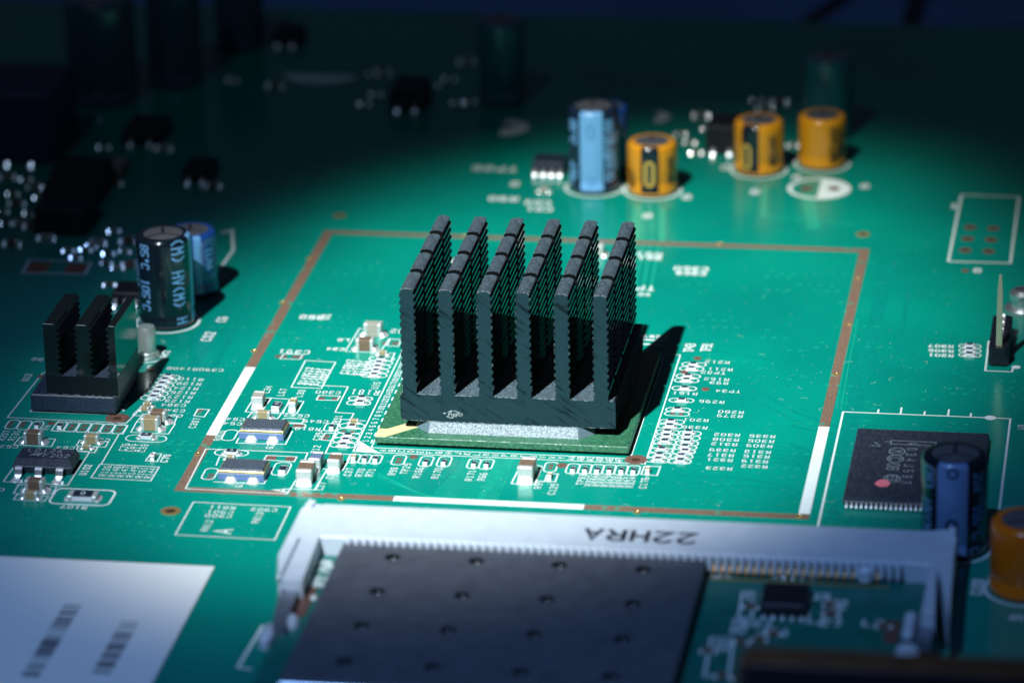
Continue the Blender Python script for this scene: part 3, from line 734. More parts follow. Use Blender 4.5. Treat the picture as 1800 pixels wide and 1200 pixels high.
# ================================================================ SMALL SURFACE-MOUNT PARTS
PROTO = {}
M_GLINT = mat('bright_solder', (.9, .93, .95), .17, metal=1, bump=.15, bscale=3)
def glint_wedge(b, cx, cy, hw_, h_, z=.01):
    """solder fillet shaped to throw a torch glint at the camera, rising away from the camera side at about 53 degrees, flanks rounded off"""
    r_ = h_ * .75
    def row(y, zz, k): return [(cx - hw_ * k, y, zz), (cx - hw_ * k * .4, y - .02, zz), (cx + hw_ * k * .4, y - .02, zz), (cx + hw_ * k, y, zz)]
    lo, hi = row(cy, z, 1.0), row(cy + r_, z + h_, .8)
    bk = [(cx + hw_ * .8, cy + r_ + .2, z), (cx - hw_ * .8, cy + r_ + .2, z)]
    b.add(lo + hi + bk, [(0, 1, 5, 4), (1, 2, 6, 5), (2, 3, 7, 6), (4, 5, 6, 7, 8, 9), (3, 8, 7), (0, 4, 9), (0, 9, 8, 3, 2, 1)])
def smd(kind, L_, W_, H_, label, px, py, ang=0, z=0, group=None, glint=False):
    """two-ended chip part; px,py = foot of its camera-side face, middle"""
    key = (kind, L_, W_, H_, glint)
    back = (W_ / 2 if ang == 0 else L_ / 2)
    p = at(px, py, z); c = (p.x, p.y + back, z)
    jit = random.uniform(-2.5, 2.5) * (6 if glint else 1)
    catn = {'res': 'resistor', 'rez': 'resistor'}.get(kind, 'capacitor'); nm = 'chip_' + catn
    if key in PROTO:
        o_ = copy_tree(PROTO[key])
    else:
        tg = Thing(nm, 'x', catn); o_ = tg.o; PROTO[key] = o_
        hl, hw = L_ / 2, W_ / 2; e = L_ * (.22 if kind[:2] != 're' else .18)
        if kind[:2] == 're':
            b = MB(); b.box(-hl + e * .6, hl - e * .6, -hw, hw, .04, H_ * .86); tg.part('body', b, M_RESW, local=True)
            b = MB(); b.box(-hl + e, hl - e, -hw * .94, hw * .94, H_ * .86, H_, .01); tg.part('glaze', b, M_RESB, local=True)
            if kind == 'rez':
                b = MB(); hh = W_ * .42
                for pl_ in strokes('0', hh): b.line(pl_, hh * .13, H_ + .012)
                tg.part('marking', b, M_SILK, local=True, recalc=False)
            eh = H_ * .95
        else:
            mm = {'brn': M_MLCC, 'tan': M_MLCT, 'gry': M_MLCG, 'blu': M_MLCB}[kind]
            b = MB(); b.box(-hl + e * .8, hl - e * .8, -hw * .97, hw * .97, .04, H_ * .975, .03); tg.part('body', b, mm, local=True)
            eh = H_
        for s in (-1, 1):
            b = MB(); xx0, xx1 = (-hl, -hl + e) if s < 0 else (hl - e, hl)
            b.box(xx0, xx1, -hw, hw, .02, eh, min(.08, H_ * .12)); tg.part('end_cap', b, M_TIN, local=True)
            if glint:
                b = MB(); glint_wedge(b, s * (hl + .18), -hw - .08, .17, H_ * .75); tg.part('solder_joint', b, M_GLINT if (s > 0) == (L_ > 1.2) else M_SOLD, local=True); continue
            b = MB(); g = H_ * .42
            n = 8; rings = []
            for (dx, zz, sc) in ((.55 * g + .12, .015, 1.08), (.33 * g + .08, .10 * H_, 1.0), (.1 * g + .02, .28 * H_, .85), (-.03, .42 * H_, .6)):
                xx = s * (hl + dx); rings.append([(xx + s * .0, -hw * sc, zz)] + [(xx + s * dx * .55 * math.sin(math.pi * k / (n - 1)), -hw * sc + 2 * hw * sc * k / (n - 1), zz) for k in range(n)] + [(xx, hw * sc, zz), (s * (hl - .05), hw * sc, zz), (s * (hl - .05), -hw * sc, zz)])
            b.loft(rings); tg.part('solder_joint', b, M_SOLD, local=True, smooth=70)
    o_.location = [v * S for v in c]; o_.rotation_euler = (0, 0, R(ang + jit))
    o_['label'] = label
    if group: o_['group'] = group
    elif 'group' in o_: del o_['group']
    return o_
# left zone
smd('brn', 2.0, 1.25, 1.3, 'brown chip capacitor just behind the black three-legged regulator', 57.5, 781)
smd('tan', 1.6, .8, .95, 'tan chip capacitor right of the black regulator, the larger of the pair there', 160, 780.5)
smd('tan', 1.0, .5, .5, 'tiny tan capacitor touching the front of the tan one beside the regulator', 151.5, 790)
smd('brn', 2.0, 1.25, 1.35, 'brown chip capacitor directly behind the olive one, right of the small heat sink', 276, 745)
smd('tan', 1.95, 1.25, 1.4, 'olive-bodied chip capacitor just behind the small white resistor marked 0', 263, 757.5)
smd('tan', 1.0, .5, .5, 'tiny tan capacitor at the foot of the six dark resistors, farther of two', 259, 715.5, group='tiny tan capacitors below the six dark resistors')
smd('tan', 1.0, .5, .5, 'tiny tan capacitor at the foot of the six dark resistors, nearer of two', 254, 723, group='tiny tan capacitors below the six dark resistors')
smd('rez', 1.6, .85, .5, 'small white-sided resistor marked 0 inside a long oval, in front of olive capacitor', 256, 772.5)
smd('res', 1.0, .5, .35, 'tiny upright resistor in the third oval from the left edge', 64, 753, 90)
smd('res', 1.0, .5, .35, 'tiny upright resistor in the leftmost oval of the row of six', 104, 754, 90)
smd('gry', 1.0, .5, .55, 'lone tiny grey component in the box printed C70', 267.5, 809, 90)
smd('brn', 1.95, 1.25, 1.35, 'brown chip capacitor right in front of the regulator legs', 60, 866)
smd('tan', 1.55, .8, .8, 'tan chip capacitor at far left, nearest of all in front of the regulator', 52.5, 878)
smd('rez', 3.1, 1.6, .62, 'big resistor marked 0 in a rounded box near the regulator', 143, 881.5)
for k, (x, y) in enumerate(((295, 662), (289, 668.5), (284, 676), (279, 684), (274, 691.5), (269, 699))):
    smd('res', 1.0, .5, .38, ('farthest', 'second farthest', 'third farthest', 'third nearest', 'second nearest', 'nearest')[k] + ' of the six dark resistors beside the small heat sink', x, y + 2.5, group='dark resistors in the column right of the small heat sink')
# middle
smd('gry', 2.0, 1.25, 1.3, 'grey chip capacitor at left end behind the upper crystal', 451.5, 718, 90)
smd('rez', 1.6, .9, .5, 'resistor marked 0 turned end-on between two capacitors behind the upper crystal', 484, 722, 90)
smd('tan', 1.6, .8, .95, 'olive-topped capacitor end-on right of the end-on 0 resistor', 513, 722, 90)
smd('tan', 1.6, .8, .85, 'olive capacitor lying sideways just behind the upper crystal', 461.5, 737)
smd('rez', 1.6, .8, .45, 'small resistor marked 0 just behind the lower crystal', 406, 800)
smd('tan', 1.0, .5, .5, 'tiny tan capacitor hidden behind the lower crystal', 404, 809)
smd('res', 1.6, .8, .45, 'end-on resistor in a tall oval right of the lower crystal', 495, 834, 90)
smd('brn', 3.0, 1.62, 1.6, 'large end-on capacitor with tan top in the box printed C27', 533.5, 852, 90)
smd('blu', 2.2, 1.25, 1.3, 'blue-topped end-on capacitor close behind the large one at C27', 553, 827, 90)
smd('brn', 2.2, 1.3, 1.3, 'end-on brown capacitor between the one at C27 and the white triangle', 586, 829, 90)
smd('tan', 1.0, .5, .5, 'tiny end-on tan part printed C37, by the white triangle', 620.5, 811, 90)
smd('res', 1.0, .5, .38, 'tiny end-on resistor printed R70, in front of the white triangle', 640, 812, 90)
smd('res', 1.0, .5, .38, 'tiny end-on resistor printed R71, at the tip of the white triangle', 659, 812.5, 90)
smd('res', 1.0, .5, .38, 'tiny end-on resistor above the lettering R166', 747, 818, 90)
smd('res', 1.0, .5, .38, 'tiny end-on resistor above the lettering R170', 779, 818, 90)
smd('res', 1.0, .5, .38, 'tiny end-on resistor above the lettering R171', 832, 821, 90)
smd('res', 1.0, .5, .38, 'tiny end-on resistor above the lettering R66', 854, 822, 90)
smd('brn', 3.0, 1.6, 1.7, 'tall capacitor with tan top, left of the lettering C129', 923, 848, 90)
smd('tan', 1.0, .5, .5, 'tiny end-on capacitor printed C129', 965, 843, 90)
for k in range(6):
    smd('res', 1.0, .5, .38, ('first', 'second', 'third', 'fourth', 'fifth', 'sixth')[k] + ' from left of six end-on resistors before the chip package', 1006 + k * 21.3, 831 + k * .4, 90, group='row of six end-on resistors in front of the chip package')
smd('tan', 1.0, .5, .5, 'tiny end-on amber capacitor printed C176, right end of the row', 1137.5, 833, 90)
smd('res', 1.0, .5, .38, 'tiny end-on resistor in the rounded box R91', 582, 756, 90)
for k, (x, y) in enumerate(((1218.5, 641), (1215, 648), (1208.5, 661.5), (1206, 668.5), (1203, 683), (1198, 704), (1190.5, 720), (1179, 741), (1177, 749))):
    smd('res', 1.0, .5, .38, ('farthest', 'second farthest', 'third farthest', 'fourth farthest', 'lone R161', 'lone R296', 'one beside R280', 'one printed R201', 'one printed R336')[k] + ', tiny resistor in the file right of the large heat sink', x, y + 3, group='tiny resistors in the file right of the large heat sink')
names = ('farthest', 'second farthest', 'third farthest', 'middle', 'third nearest', 'second nearest', 'nearest')
for k, (x, y) in enumerate(((1173, 760), (1171, 768), (1168, 777), (1163, 791), (1159, 801), (1156, 809))):
    smd('res', 1.0, .5, .38, ('farthest', 'second farthest', 'third farthest', 'third nearest', 'second nearest', 'nearest')[k] + ' resistor of the left file in the double block right of the chip package', x, y + 2, group='double block of tiny resistors right of the chip package')
for k, (x, y) in enumerate(((1210, 761), (1208, 769), (1207, 778), (1203.5, 787), (1204, 795), (1197.5, 803), (1196, 812))):
    smd('res', 1.0, .5, .38, names[k] + ' resistor of the right file in the double block right of the chip package', x, y + 1.5, group='double block of tiny resistors right of the chip package')
for k, (x, y) in enumerate(((670, 632), (666, 639), (663, 646), (660, 653), (657, 660))):
    smd('res', 1.0, .5, .38, ('farthest', 'second farthest', 'middle', 'second nearest', 'nearest')[k] + ' of the dark resistors tight against the left side of the large heat sink', x, y + 2.5, group='dark resistors left of the large heat sink')
smd('tan', 1.0, .5, .5, 'tiny tan capacitor behind the dark resistors left of the large heat sink', 672, 625)
smd('res', 1.0, .5, .38, 'farther tiny resistor of the pair under the lettering R181', 635.5, 703, group='pair of resistors at R181')
smd('res', 1.0, .5, .38, 'nearer tiny resistor of the pair under the lettering R181', 632, 711, group='pair of resistors at R181')
smd('tan', 1.0, .5, .5, 'tiny tan capacitor at the far end of the file behind the white triangle', 621.5, 745)
for k, (x, y) in enumerate(((618, 752), (610.5, 768), (606.5, 776), (602, 785))):
    smd('res', 1.0, .5, .38, ('farthest', 'second farthest', 'second nearest', 'nearest')[k] + ' dark resistor of the file just behind the white triangle', x, y + 1, group='dark resistors in the file behind the white triangle')
smd('gry', 2.0, 1.25, 1.5, 'grey-brown blurred chip capacitor left of the heat sink, farther of a stacked pair', 655, 592)
smd('brn', 2.0, 1.25, 1.3, 'brown chip capacitor left of the heat sink, nearer of a stacked pair', 640.5, 617)
for k in range(3):
    smd('res', 1.0, .55, .4, ('far', 'middle', 'near')[k] + ' one of three small resistors stacked left of the pin header', 1704.5 - k * .5, 611 + k * 7.7, group='three small resistors by the pin header')
smd('gry', 2.0, 1.4, 1.4, 'pale blurred chip part seen between the rear fins of the heat sink', 1045, 452)
smd('gry', 1.6, .9, .8, 'pale blurred chip part peeping between the two leftmost heat sink fins', 802, 470)
smd('gry', 1.2, .8, .7, 'blurred chip part just in front of the small eight-legged chip', 955, 340)

# small round electrolytic bodies ---------------------------------------------------------
def ang_to_cam(c): return math.atan2(CL[1] - c[1], CL[0] - c[0])
def cap_profile(r, h): return [(r * .90, .25), (r * .985, .32), (r, .6), (r, 1.25), (r * .955, 1.55), (r * .955, 1.75), (r, 2.1), (r, h - .75), (r * .985, h - .4), (r * .93, h - .12), (r * .84, h), (r * .70, h - .03)]
def cyl_text(mb, s, cx, cy, r, a, z, h, w, down=True, adv=None, wd=None):
    """lettering wrapped on the sleeve, reading downwards"""
    for pl_ in strokes(s, h, adv or h * .66, wd or h * .44):
        pts = []
        for (x, y) in pl_: pts.append((y, -x) if down else (x, y))
        sub = [pts[0]]
        for (u0, v0), (u1, v1) in zip(pts[:-1], pts[1:]):
            k = max(1, math.ceil(math.hypot(u1 - u0, v1 - v0) / .3)); sub += [(u0 + (u1 - u0) * j / k, v0 + (v1 - v0) * j / k) for j in range(1, k + 1)]
        for (u0, v0), (u1, v1) in zip(sub[:-1], sub[1:]):
            d = Vector((u1 - u0, v1 - v0)); L_ = d.length
            if L_ < 1e-6: continue
            d /= L_; nx, ny = -d.y * w / 2, d.x * w / 2
            u0_, v0_, u1_, v1_ = u0 - d.x * w * .4, v0 - d.y * w * .4, u1 + d.x * w * .4, v1 + d.y * w * .4
            q = [(u0_ + nx, v0_ + ny), (u1_ + nx, v1_ + ny), (u1_ - nx, v1_ - ny), (u0_ - nx, v0_ - ny)]
            rr = r + .02 + random.random() * .004
            mb.add([(cx + rr * math.cos(a + u / r), cy + rr * math.sin(a + u / r), z + v) for u, v in q], [(0, 1, 2, 3)])
def cyl_mark(mb, cx, cy, r, a, z, W_, H_, w):
    """rounded-rectangle minus mark"""
    pts = []; rr = W_ / 2 * .9
    for sx, sy, a0 in ((1, 1, 0), (-1, 1, 90), (-1, -1, 180), (1, -1, 270)):
        for k in range(5):
            t_ = R(a0 + k * 22.5); pts.append((sx * (W_ / 2 - rr) + rr * math.cos(t_), sy * (H_ / 2 - rr) + rr * math.sin(t_)))
    sub = []
    for (u0, v0), (u1, v1) in zip(pts, pts[1:] + pts[:1]):
        k = max(1, math.ceil(math.hypot(u1 - u0, v1 - v0) / .3)); sub += [(u0 + (u1 - u0) * j / k, v0 + (v1 - v0) * j / k) for j in range(k)]
    for (u0, v0), (u1, v1) in zip(sub, sub[1:] + sub[:1]):
        d = Vector((u1 - u0, v1 - v0)); L_ = d.length
        if L_ < 1e-6: continue
        d /= L_; nx, ny = -d.y * w / 2, d.x * w / 2
        q = [(u0 + nx, v0 + ny), (u1 + nx, v1 + ny), (u1 - nx, v1 - ny), (u0 - nx, v0 - ny)]
        rr2 = r + .03 + random.random() * .004
        mb.add([(cx + rr2 * math.cos(a + u / r), cy + rr2 * math.sin(a + u / r), z + v) for u, v in q], [(0, 1, 2, 3)])
def electro(label, c, r, h, m, group=None, ring=True, stripe=None, prints=(), top=M_ALU, tilt=None):
    tg = Thing('electrolytic_capacitor', label, 'capacitor', (c[0], c[1], 0), group)
    prof = cap_profile(r, h)
    b = MB(); b.lathe(prof, c[0], c[1], 56, cap=False); sl = tg.part('sleeve', b, m, smooth=50)
    b = MB(); b.lathe([(r * .88, .05), (r * .88, .3)], c[0], c[1], 32); tg.part('rubber_bung', b, M_EPOXYD)
    b = MB(); n = 48
    b.lathe([(r * .80, h - .35), (r * .80, h - .08), (r * .77, h - .05), (.02, h - .05)], c[0], c[1], n, cap=False)
    td = tg.part('metal_top', b, top, smooth=40)
    b = MB(); a = ang_to_cam(c)
    for k in range(3):
        t_ = a + R(60) + k * R(120); b.line([(c[0], c[1]), (c[0] + r * .62 * math.cos(t_), c[1] + r * .62 * math.sin(t_))], .30, h - .045 + k * .001)
    tg.part('vent_score', b, M_EPOXYD, parent=td, recalc=False)
    if stripe:
        da, wd_, ms = stripe
        b = MB(); b.lathe(prof[2:11], c[0], c[1], 56, a0=a + R(da) - wd_ / r / 2, a1=a + R(da) + wd_ / r / 2, off=.012); tg.part('stripe', b, ms, parent=sl, smooth=50, recalc=True)
    for kind, da, z, arg, hh, ww, mp in prints:
        b = MB()
        if kind == 't': cyl_text(b, arg, c[0], c[1], r, a + R(da), z, hh, ww)
        else: cyl_mark(b, c[0], c[1], r, a + R(da), z, arg[0], arg[1], ww)
        tg.part('sleeve_print', b, mp, parent=sl, recalc=False)
    if ring:
        q = MB(); q.ring(c[0], c[1], r + .25, r + .6, .03, 64); board.part('printed_ring', q, M_SILK, recalc=False)
    return tg
KW = dict
c1 = (-43.75, 19.5)
electro('tall black capacitor with light blue HV(M) lettering behind the small heat sink', c1, 3.15, 10.8, M_SLVK, prints=(
    ('t', 28, 4.9, 'HV(M)', 1.35, .2, M_PRB), ('t', -47, 4.2, '105oC', 1.15, .18, M_PRB), ('t', -45, 8.8, '85oC', 1.15, .18, M_PRB), ('t', 30, 9.5, '(M)', 1.5, .22, M_PRB),
    ('t', -75, 6.5, 'u16V10', .8, .15, M_PRB), ('t', 33, 1.1, 'H', 1.3, .2, M_PRB)), stripe=(78, 1.8, M_PRB))  # this stripe paints in the bright reflection along the sleeve's right edge
electro('blue capacitor tucked behind the tall black HV(M) one', (-43.1, 29.6), 3.0, 7.6, M_SLVB, ring=False, stripe=(14, .9, M_PRB), prints=(
    ('m', 42, 4.6, (2.3, 4.8), 0, .16, M_PRM), ('m', 42, 4.6, (1.7, 4.0), 0, .12, M_PRM), ('t', 44, 4.6, 'ELNA', 1.0, .16, M_PRB), ('t', -35, 4, '100uF', 1.1, .16, M_PRB)))
cL = (-1.75, 69.9)
electro('tall capacitor with a wide light blue stripe behind the large heat sink', cL, 3.12, 10.7, M_SLVN, stripe=(-6, 2.9, M_PRB), prints=(
    ('m', -8, 8.2, (.75, 1.7), 0, .28, M_PRD), ('t', 36, 7.2, 'HV(M)G', 1.2, .26, M_PRB), ('t', 60, 5.5, '105oC16V', 1.0, .24, M_PRB), ('t', 38, 3.3, 'R470', 1.2, .26, M_PRB),
    ('t', -55, 7.9, '85oC', 1.2, .28, M_PRB), ('t', -58, 2.6, '470u', 1.1, .26, M_PRB), ('m', -8, 1.9, (.75, 1.2), 0, .2, M_PRD)))
electro('small blue capacitor almost hidden behind the tall light-blue-striped one', (-.9, 77.5), 2.4, 8.2, M_SLVB, ring=False)
electro('yellow capacitor with black stripe, right beside the light-blue-striped one', (5.5, 69.6), 3.05, 6.5, M_SLVY, group='yellow capacitors behind the large heat sink', stripe=(-6, 2.3, M_SLVK), prints=(
    ('m', -7, 3.1, (.95, 3.0), 0, .32, M_PRG), ('t', 48, 3.4, '16V100', .9, .22, M_PRK), ('t', -55, 2.2, 'uFKM', .9, .2, M_PRK)))
electro('yellow capacitor whose black stripe faces left, middle of the three yellow ones', (17.7, 78.6), 3.05, 6.6, M_SLVY, group='yellow capacitors behind the large heat sink', stripe=(-22, 2.3, M_SLVK), prints=(
    ('m', -30, 2.6, (.9, 3.0), 0, .3, M_PRG), ('t', 36, 3.4, '16V100', 1.0, .24, M_PRK)))
electro('rightmost yellow capacitor, dimmer, with dark lettering in front of a teal one', (25.3, 81.6), 2.95, 6.5, M_SLVY, group='yellow capacitors behind the large heat sink', prints=(
    ('t', 34, 3.4, '16V100', 1.2, .28, M_PRK), ('t', 55, 3.2, 'uF105C', .9, .24, M_PRK)))
electro('dark teal capacitor rising behind the rightmost yellow one', (25.1, 93.0), 3.1, 10.5, mat('teal_sleeve', (.02, .13, .17), .15, coat=.5), ring=False)
electro('dark teal capacitor standing alone in the shade behind the large heat sink', (-18.5, 102.8), 3.1, 11.2, MATS['teal_sleeve'], ring=False)
electro('black capacitor with broad blue stripe in front of the memory chip at right', (48.45, -33.1), 3.28, 10.3, M_SLVK, stripe=(-4, 3.1, M_PRM), prints=(
    ('m', -4, 9.4, (.9, 1.0), 0, .22, M_SLVN), ('m', -4, 2.6, (.95, 3.6), 0, .28, M_SLVN), ('t', -55, 4.0, 'HV(M)', 1.3, .24, M_PRM), ('t', -52, 8.6, '(M)', 1.4, .24, M_PRM), ('t', 45, 4.0, '105oC', 1.1, .18, M_PRD), ('t', 45, 8.2, '25V', 1.1, .2, M_PRM), ('t', 40, 1.0, 'C', 1.1, .2, M_PRM), ('t', 58, 5.8, 'u47', 1., .16, M_PRD)))
electro('orange capacitor cut off by the right edge of the picture', (55.9, -41.9), 3.5, 7.4, M_SLVO)
# three tall dark ones top left
pA, pB, pC = at(167, 192), at(298, 160), at(405, 95)
electro('tall dark capacitor at top left, nearer of the big dark ones', (pA.x, pA.y + 4.6), 4.6, 14.0, mat('dark_teal_sleeve', (.03, .10, .14), .15, coat=.5), ring=False, group='tall dark capacitors at top left')
electro('tall dark capacitor at top left with its top out of the picture', (pB.x, pB.y + 4), 3.6, 15.5, MATS['dark_teal_sleeve'], ring=False, group='tall dark capacitors at top left')
electro('dark capacitor farthest back at top left, behind the other two', (pC.x + .5, pC.y + 4), 3.4, 12, MATS['dark_teal_sleeve'], ring=False, group='tall dark capacitors at top left')
# printed place for a missing capacitor: half filled ring
q = MB(); pm = at(1440, 332)
q.ring(pm.x, pm.y, 3.35, 3.9, .03, 60); board.part('printed_ring', q, M_SILK, recalc=False)
q = MB(); pts = [(pm.x + 3.4 * math.cos(R(a)), pm.y + 3.4 * math.sin(R(a))) for a in range(-90, 91, 6)]
q.flat(pts, .027); board.part('printed_half_disc', q, M_SILK, recalc=False)
via(1466, 332, .75, M_PADC, .7); via(1418, 332, .75, M_PADC, .3)
q = MB(); pm = at(884, 224)
pts = [(pm.x + 3.4 * math.cos(R(a)), pm.y + 3.4 * math.sin(R(a))) for a in range(-90, 91, 6)]
q.flat(pts, .027); board.part('printed_half_disc', q, M_SILK, recalc=False); via(893, 223, .75, M_PADC, .6)
for cxp, cyp, rr, a0, a1 in ((565, 132, 5, 180, 360), (1130, 205, 3.6, -60, 60)):
    pm = at(cxp, cyp); q = MB(); q.flat([(pm.x + rr * math.cos(R(a)), pm.y + rr * .8 * math.sin(R(a))) for a in range(a0, a1 + 1, 10)], .027)
    board.part('printed_half_disc', q, M_SILK, recalc=False)

# small metal can by the small heat sink
pc_ = at(255, 634); cc = (pc_.x, pc_.y + 1.3)
tg = Thing('metal_can', 'small silvery metal can on a printed ring, right of the small heat sink', 'component', (*cc, 0))
b = MB(); b.lathe([(1.35, .05), (1.35, .35), (1.25, .42), (1.25, .62), (1.0, .7), (1.0, 3.4), (.9, 3.6), (.02, 3.62)], cc[0], cc[1], 36, cap=False); tg.part('can', b, mat('polished_can', (.62, .70, .66), .28, metal=.7), smooth=35)
b = MB(); b.lathe([(1.42, .0), (1.42, .16), (1.3, .2)], cc[0], cc[1], 36); tg.part('base_ring', b, M_LEAD, smooth=35)
q = MB(); q.ring(cc[0], cc[1], 1.75, 2.0, .03, 48); board.part('printed_ring', q, M_SILK, recalc=False)
# screw-like stud at right edge
ps = at(1797, 556)
tg = Thing('metal_stud', 'shiny round metal stud at the right edge behind the pin header', 'stud', (ps.x, ps.y + 1.5, 0))
b = MB(); b.lathe([(2.1, .02), (2.1, .5), (1.9, .7), (1.4, .72), (1.4, 1.5), (1.55, 1.6), (1.55, 2.3), (1.1, 2.7), (.02, 2.75)], ps.x, ps.y + 1.5, 36, cap=False); tg.part('shank', b, M_LEAD, smooth=35)
b = MB(); b.box(ps.x - .9, ps.x + .9, ps.y + 1.35, ps.y + 1.65, 2.5, 2.78); tg.part('slot', b, M_EPOXYD)

# ================================================================ SOT-223 REGULATOR
def gull(x, y, z, w_, reach, out=-1, zt=None):
    """bent lead leaving the body at height z toward -y (out=-1) or +y"""
    th = .13; s = out; pts = [(0, z), (.35, z), (.5, z - .12), (.62, .28), (.75, .12), (reach, .1)]
    mb = MB(); rings = []
    for i, (dy, zz) in enumerate(pts):
        t_ = Vector((pts[min(i + 1, 5)][0] - pts[max(i - 1, 0)][0], pts[min(i + 1, 5)][1] - pts[max(i - 1, 0)][1])).normalized()
        ny, nz = -t_.y * th, t_.x * th
        rings.append([(x - w_ / 2, y + s * dy, zz), (x + w_ / 2, y + s * dy, zz), (x + w_ / 2, y + s * (dy + ny), zz + nz), (x - w_ / 2, y + s * (dy + ny), zz + nz)])
    mb.loft(rings); return mb
sx0, sx1, sy0 = at(23, 818, .85).x, at(127, 822, .85).x, at(75, 821, .85).y
sot = Thing('voltage_regulator', 'black three-legged regulator chip marked LD12A at far left', 'chip', ((sx0 + sx1) / 2, sy0 + 1.8, 0))
b = MB()
def rr_(i, z, d=3.5): return [(sx0 + i, sy0 + i, z), (sx1 - i, sy0 + i, z), (sx1 - i, sy0 + d - i, z), (sx0 + i, sy0 + d - i, z)]
b.loft([rr_(.22, .08), rr_(0, .8), rr_(.0, .88), rr_(.28, 1.62), rr_(.34, 1.66)]); body = sot.part('body', b, M_EPOXY)
for px in (34, 70, 108):
    lx = at(px, 820, .85).x; lb = gull(lx, sy0 + .03, .82, .75, 1.75); sot.part('lead', lb, M_LEAD)
    b = MB(); b.dome(lx, sy0 - 1.75, .005, .55, .6, .16); sot.part('solder_joint', b, M_SOLD, smooth=60)
b = MB(); b.box((sx0 + sx1) / 2 - 1.5, (sx0 + sx1) / 2 + 1.5, sy0 + 3.5, sy0 + 5.1, .02, .3, .04); sot.part('tab', b, M_LEAD)
b = MB(); text(b, 'LD12A', 80, 791.5, 0, .82, .07, .006, zp=1.665, adv=.78); text(b, 'F202', 99, 800.5, 0, .82, .07, .006, zp=1.665, adv=.74)
pq = at(64, 798.5, 1.665); b.line([(pq.x - .6, pq.y - .3), (pq.x - .2, pq.y + .35), (pq.x + .55, pq.y + .35), (pq.x + .2, pq.y - .3)], .1, 1.68); b.line([(pq.x - .35, pq.y - .05), (pq.x + .3, pq.y - .05)], .14, 1.683)
sot.part('marking', b, M_INKG, recalc=False)
b = MB()
b.box(sx0 + .2, sx1 - .2, sy0 - .005, sy0 + .02, .86, .9); sot.part('mould_line', b, M_INKG)

# ================================================================ CRYSTALS
def crystal(label, x0, x1, y0):
    t_ = Thing('crystal_oscillator', label, 'crystal', ((x0 + x1) / 2, y0 + 1.6, 0), 'gold-rimmed crystals at the left corner of the copper frame')
    b = MB(); b.box(x0, x1, y0, y0 + 3.2, .06, .85, .08); t_.part('ceramic_base', b, M_BLUEC)
    b = MB(); b.box(x0 + .02, x1 - .02, y0 + .02, y0 + 3.18, .85, .98, .03); t_.part('seal_ring', b, M_GOLD)
    b = MB(); i = .12
    def g(k, z): return [(x0 + i + k, y0 + i + k, z), (x1 - i - k, y0 + i + k, z), (x1 - i - k, y0 + 3.2 - i - k, z), (x0 + i + k, y0 + 3.2 - i - k, z)]
    b.loft([g(0, .98), g(.12, 1.22), g(.22, 1.28)]); t_.part('lid', b, mat('crystal_lid', (.06, .085, .13), .38, metal=.3, extra=x_speckle((.02, .035, .06), (.2, .24, .3), 7, .42, .66)), label='dark speckled lid')
    b = MB(); b.box(x0 + .1, x1 - .1, y0 + .02, y0 + .1, .93, 1.08, .03); b.box(x1 - .1, x1 - .02, y0 + .1, y0 + 3.1, .93, 1.08, .03); t_.part('rim', b, M_GOLD)
    for fx in (.28, .76):
        xm = x0 + (x1 - x0) * fx
        b = MB(); b.box(xm - .38, xm + .38, y0 - .02, y0 + .06, .06, .62); t_.part('castellation', b, M_LEAD)
        b = MB()
        b.loft([[(xm - .62, y0 - .75, .02), (xm + .62, y0 - .75, .02), (xm + .62, y0 + .0, .02), (xm - .62, y0 + .0, .02)], [(xm - .5, y0 - .5, .1), (xm + .5, y0 - .5, .1), (xm + .42, y0 - .03, .42), (xm - .42, y0 - .03, .42)]]); t_.part('solder_joint', b, M_SOLD, smooth=60)
a_, c_ = at(420, 772), at(499, 775); crystal('upper crystal with dark speckled lid and gold rim, inside the copper frame corner', a_.x, c_.x, a_.y)
a_, c_ = at(383, 843.5), at(465, 846.5); crystal('lower crystal with gold rim, nearest the front left corner of the copper frame', a_.x, c_.x, a_.y)

# ================================================================ MEMORY CHIP
mx0, mx1, my0, my1, mz = 36.7, 50.6, -23.95, -5.75, 1.05
mem = Thing('memory_chip', 'flat dark rectangular memory chip with a pink dot at right', 'chip', ((mx0 + mx1) / 2, (my0 + my1) / 2, 0))
b = MB()
def mr(i, z): return [(mx0 + i, my0 + i, z), (mx1 - i, my0 + i, z), (mx1 - i, my1 - i, z), (mx0 + i, my1 - i, z)]
b.loft([mr(.12, .12), mr(0, .5), mr(0, .58), mr(.10, mz - .02), mr(.14, mz)]); mem.part('body', b, M_EPOXY)
b = MB(); b.box(mx0 + .1, mx1 - .1, my0 - .012, my0 + .02, .53, .6); mem.part('mould_line', b, M_INKG)
lm = gull(0, 0, .5, .2, .9).mesh('lead', mat('fine_lead', (.30, .34, .38), .45, metal=.8))
for i in range(27):
    for s in (0, 1):
        f = bpy.data.objects.new('lead', lm); scene.collection.objects.link(f); f.parent = mem.o
        f.location = ((mx0 + .45 + i * .5 - mem.loc[0]) * S, ((my0 if s == 0 else my1) - mem.loc[1]) * S, 0); f.rotation_euler = (0, 0, math.pi * s)
b = MB(); b.prism([(at(1552, 849, mz).x + .75 * math.cos(k * math.pi / 8) * (1 + .1 * math.sin(5 * k)), at(1552, 849, mz).y + .95 * math.sin(k * math.pi / 8)) for k in range(16)], mz, mz + .02)
mem.part('paint_dot', b, M_PINK, label='pink dot')
b = MB()
def mtx(s, px, py, ang, h, w, **k): text(b, s, px, py, ang, h, w, .008, zp=mz, **k)
mtx('M', 1577, 793, -90, 1.1, .09); mtx('C', 1574, 806, -90, 1.1, .09); mtx('08', 1570, 820, -90, 1.2, .09, adv=.95); mtx('E3', 1568, 840, -90, 1.0, .09, adv=.7)
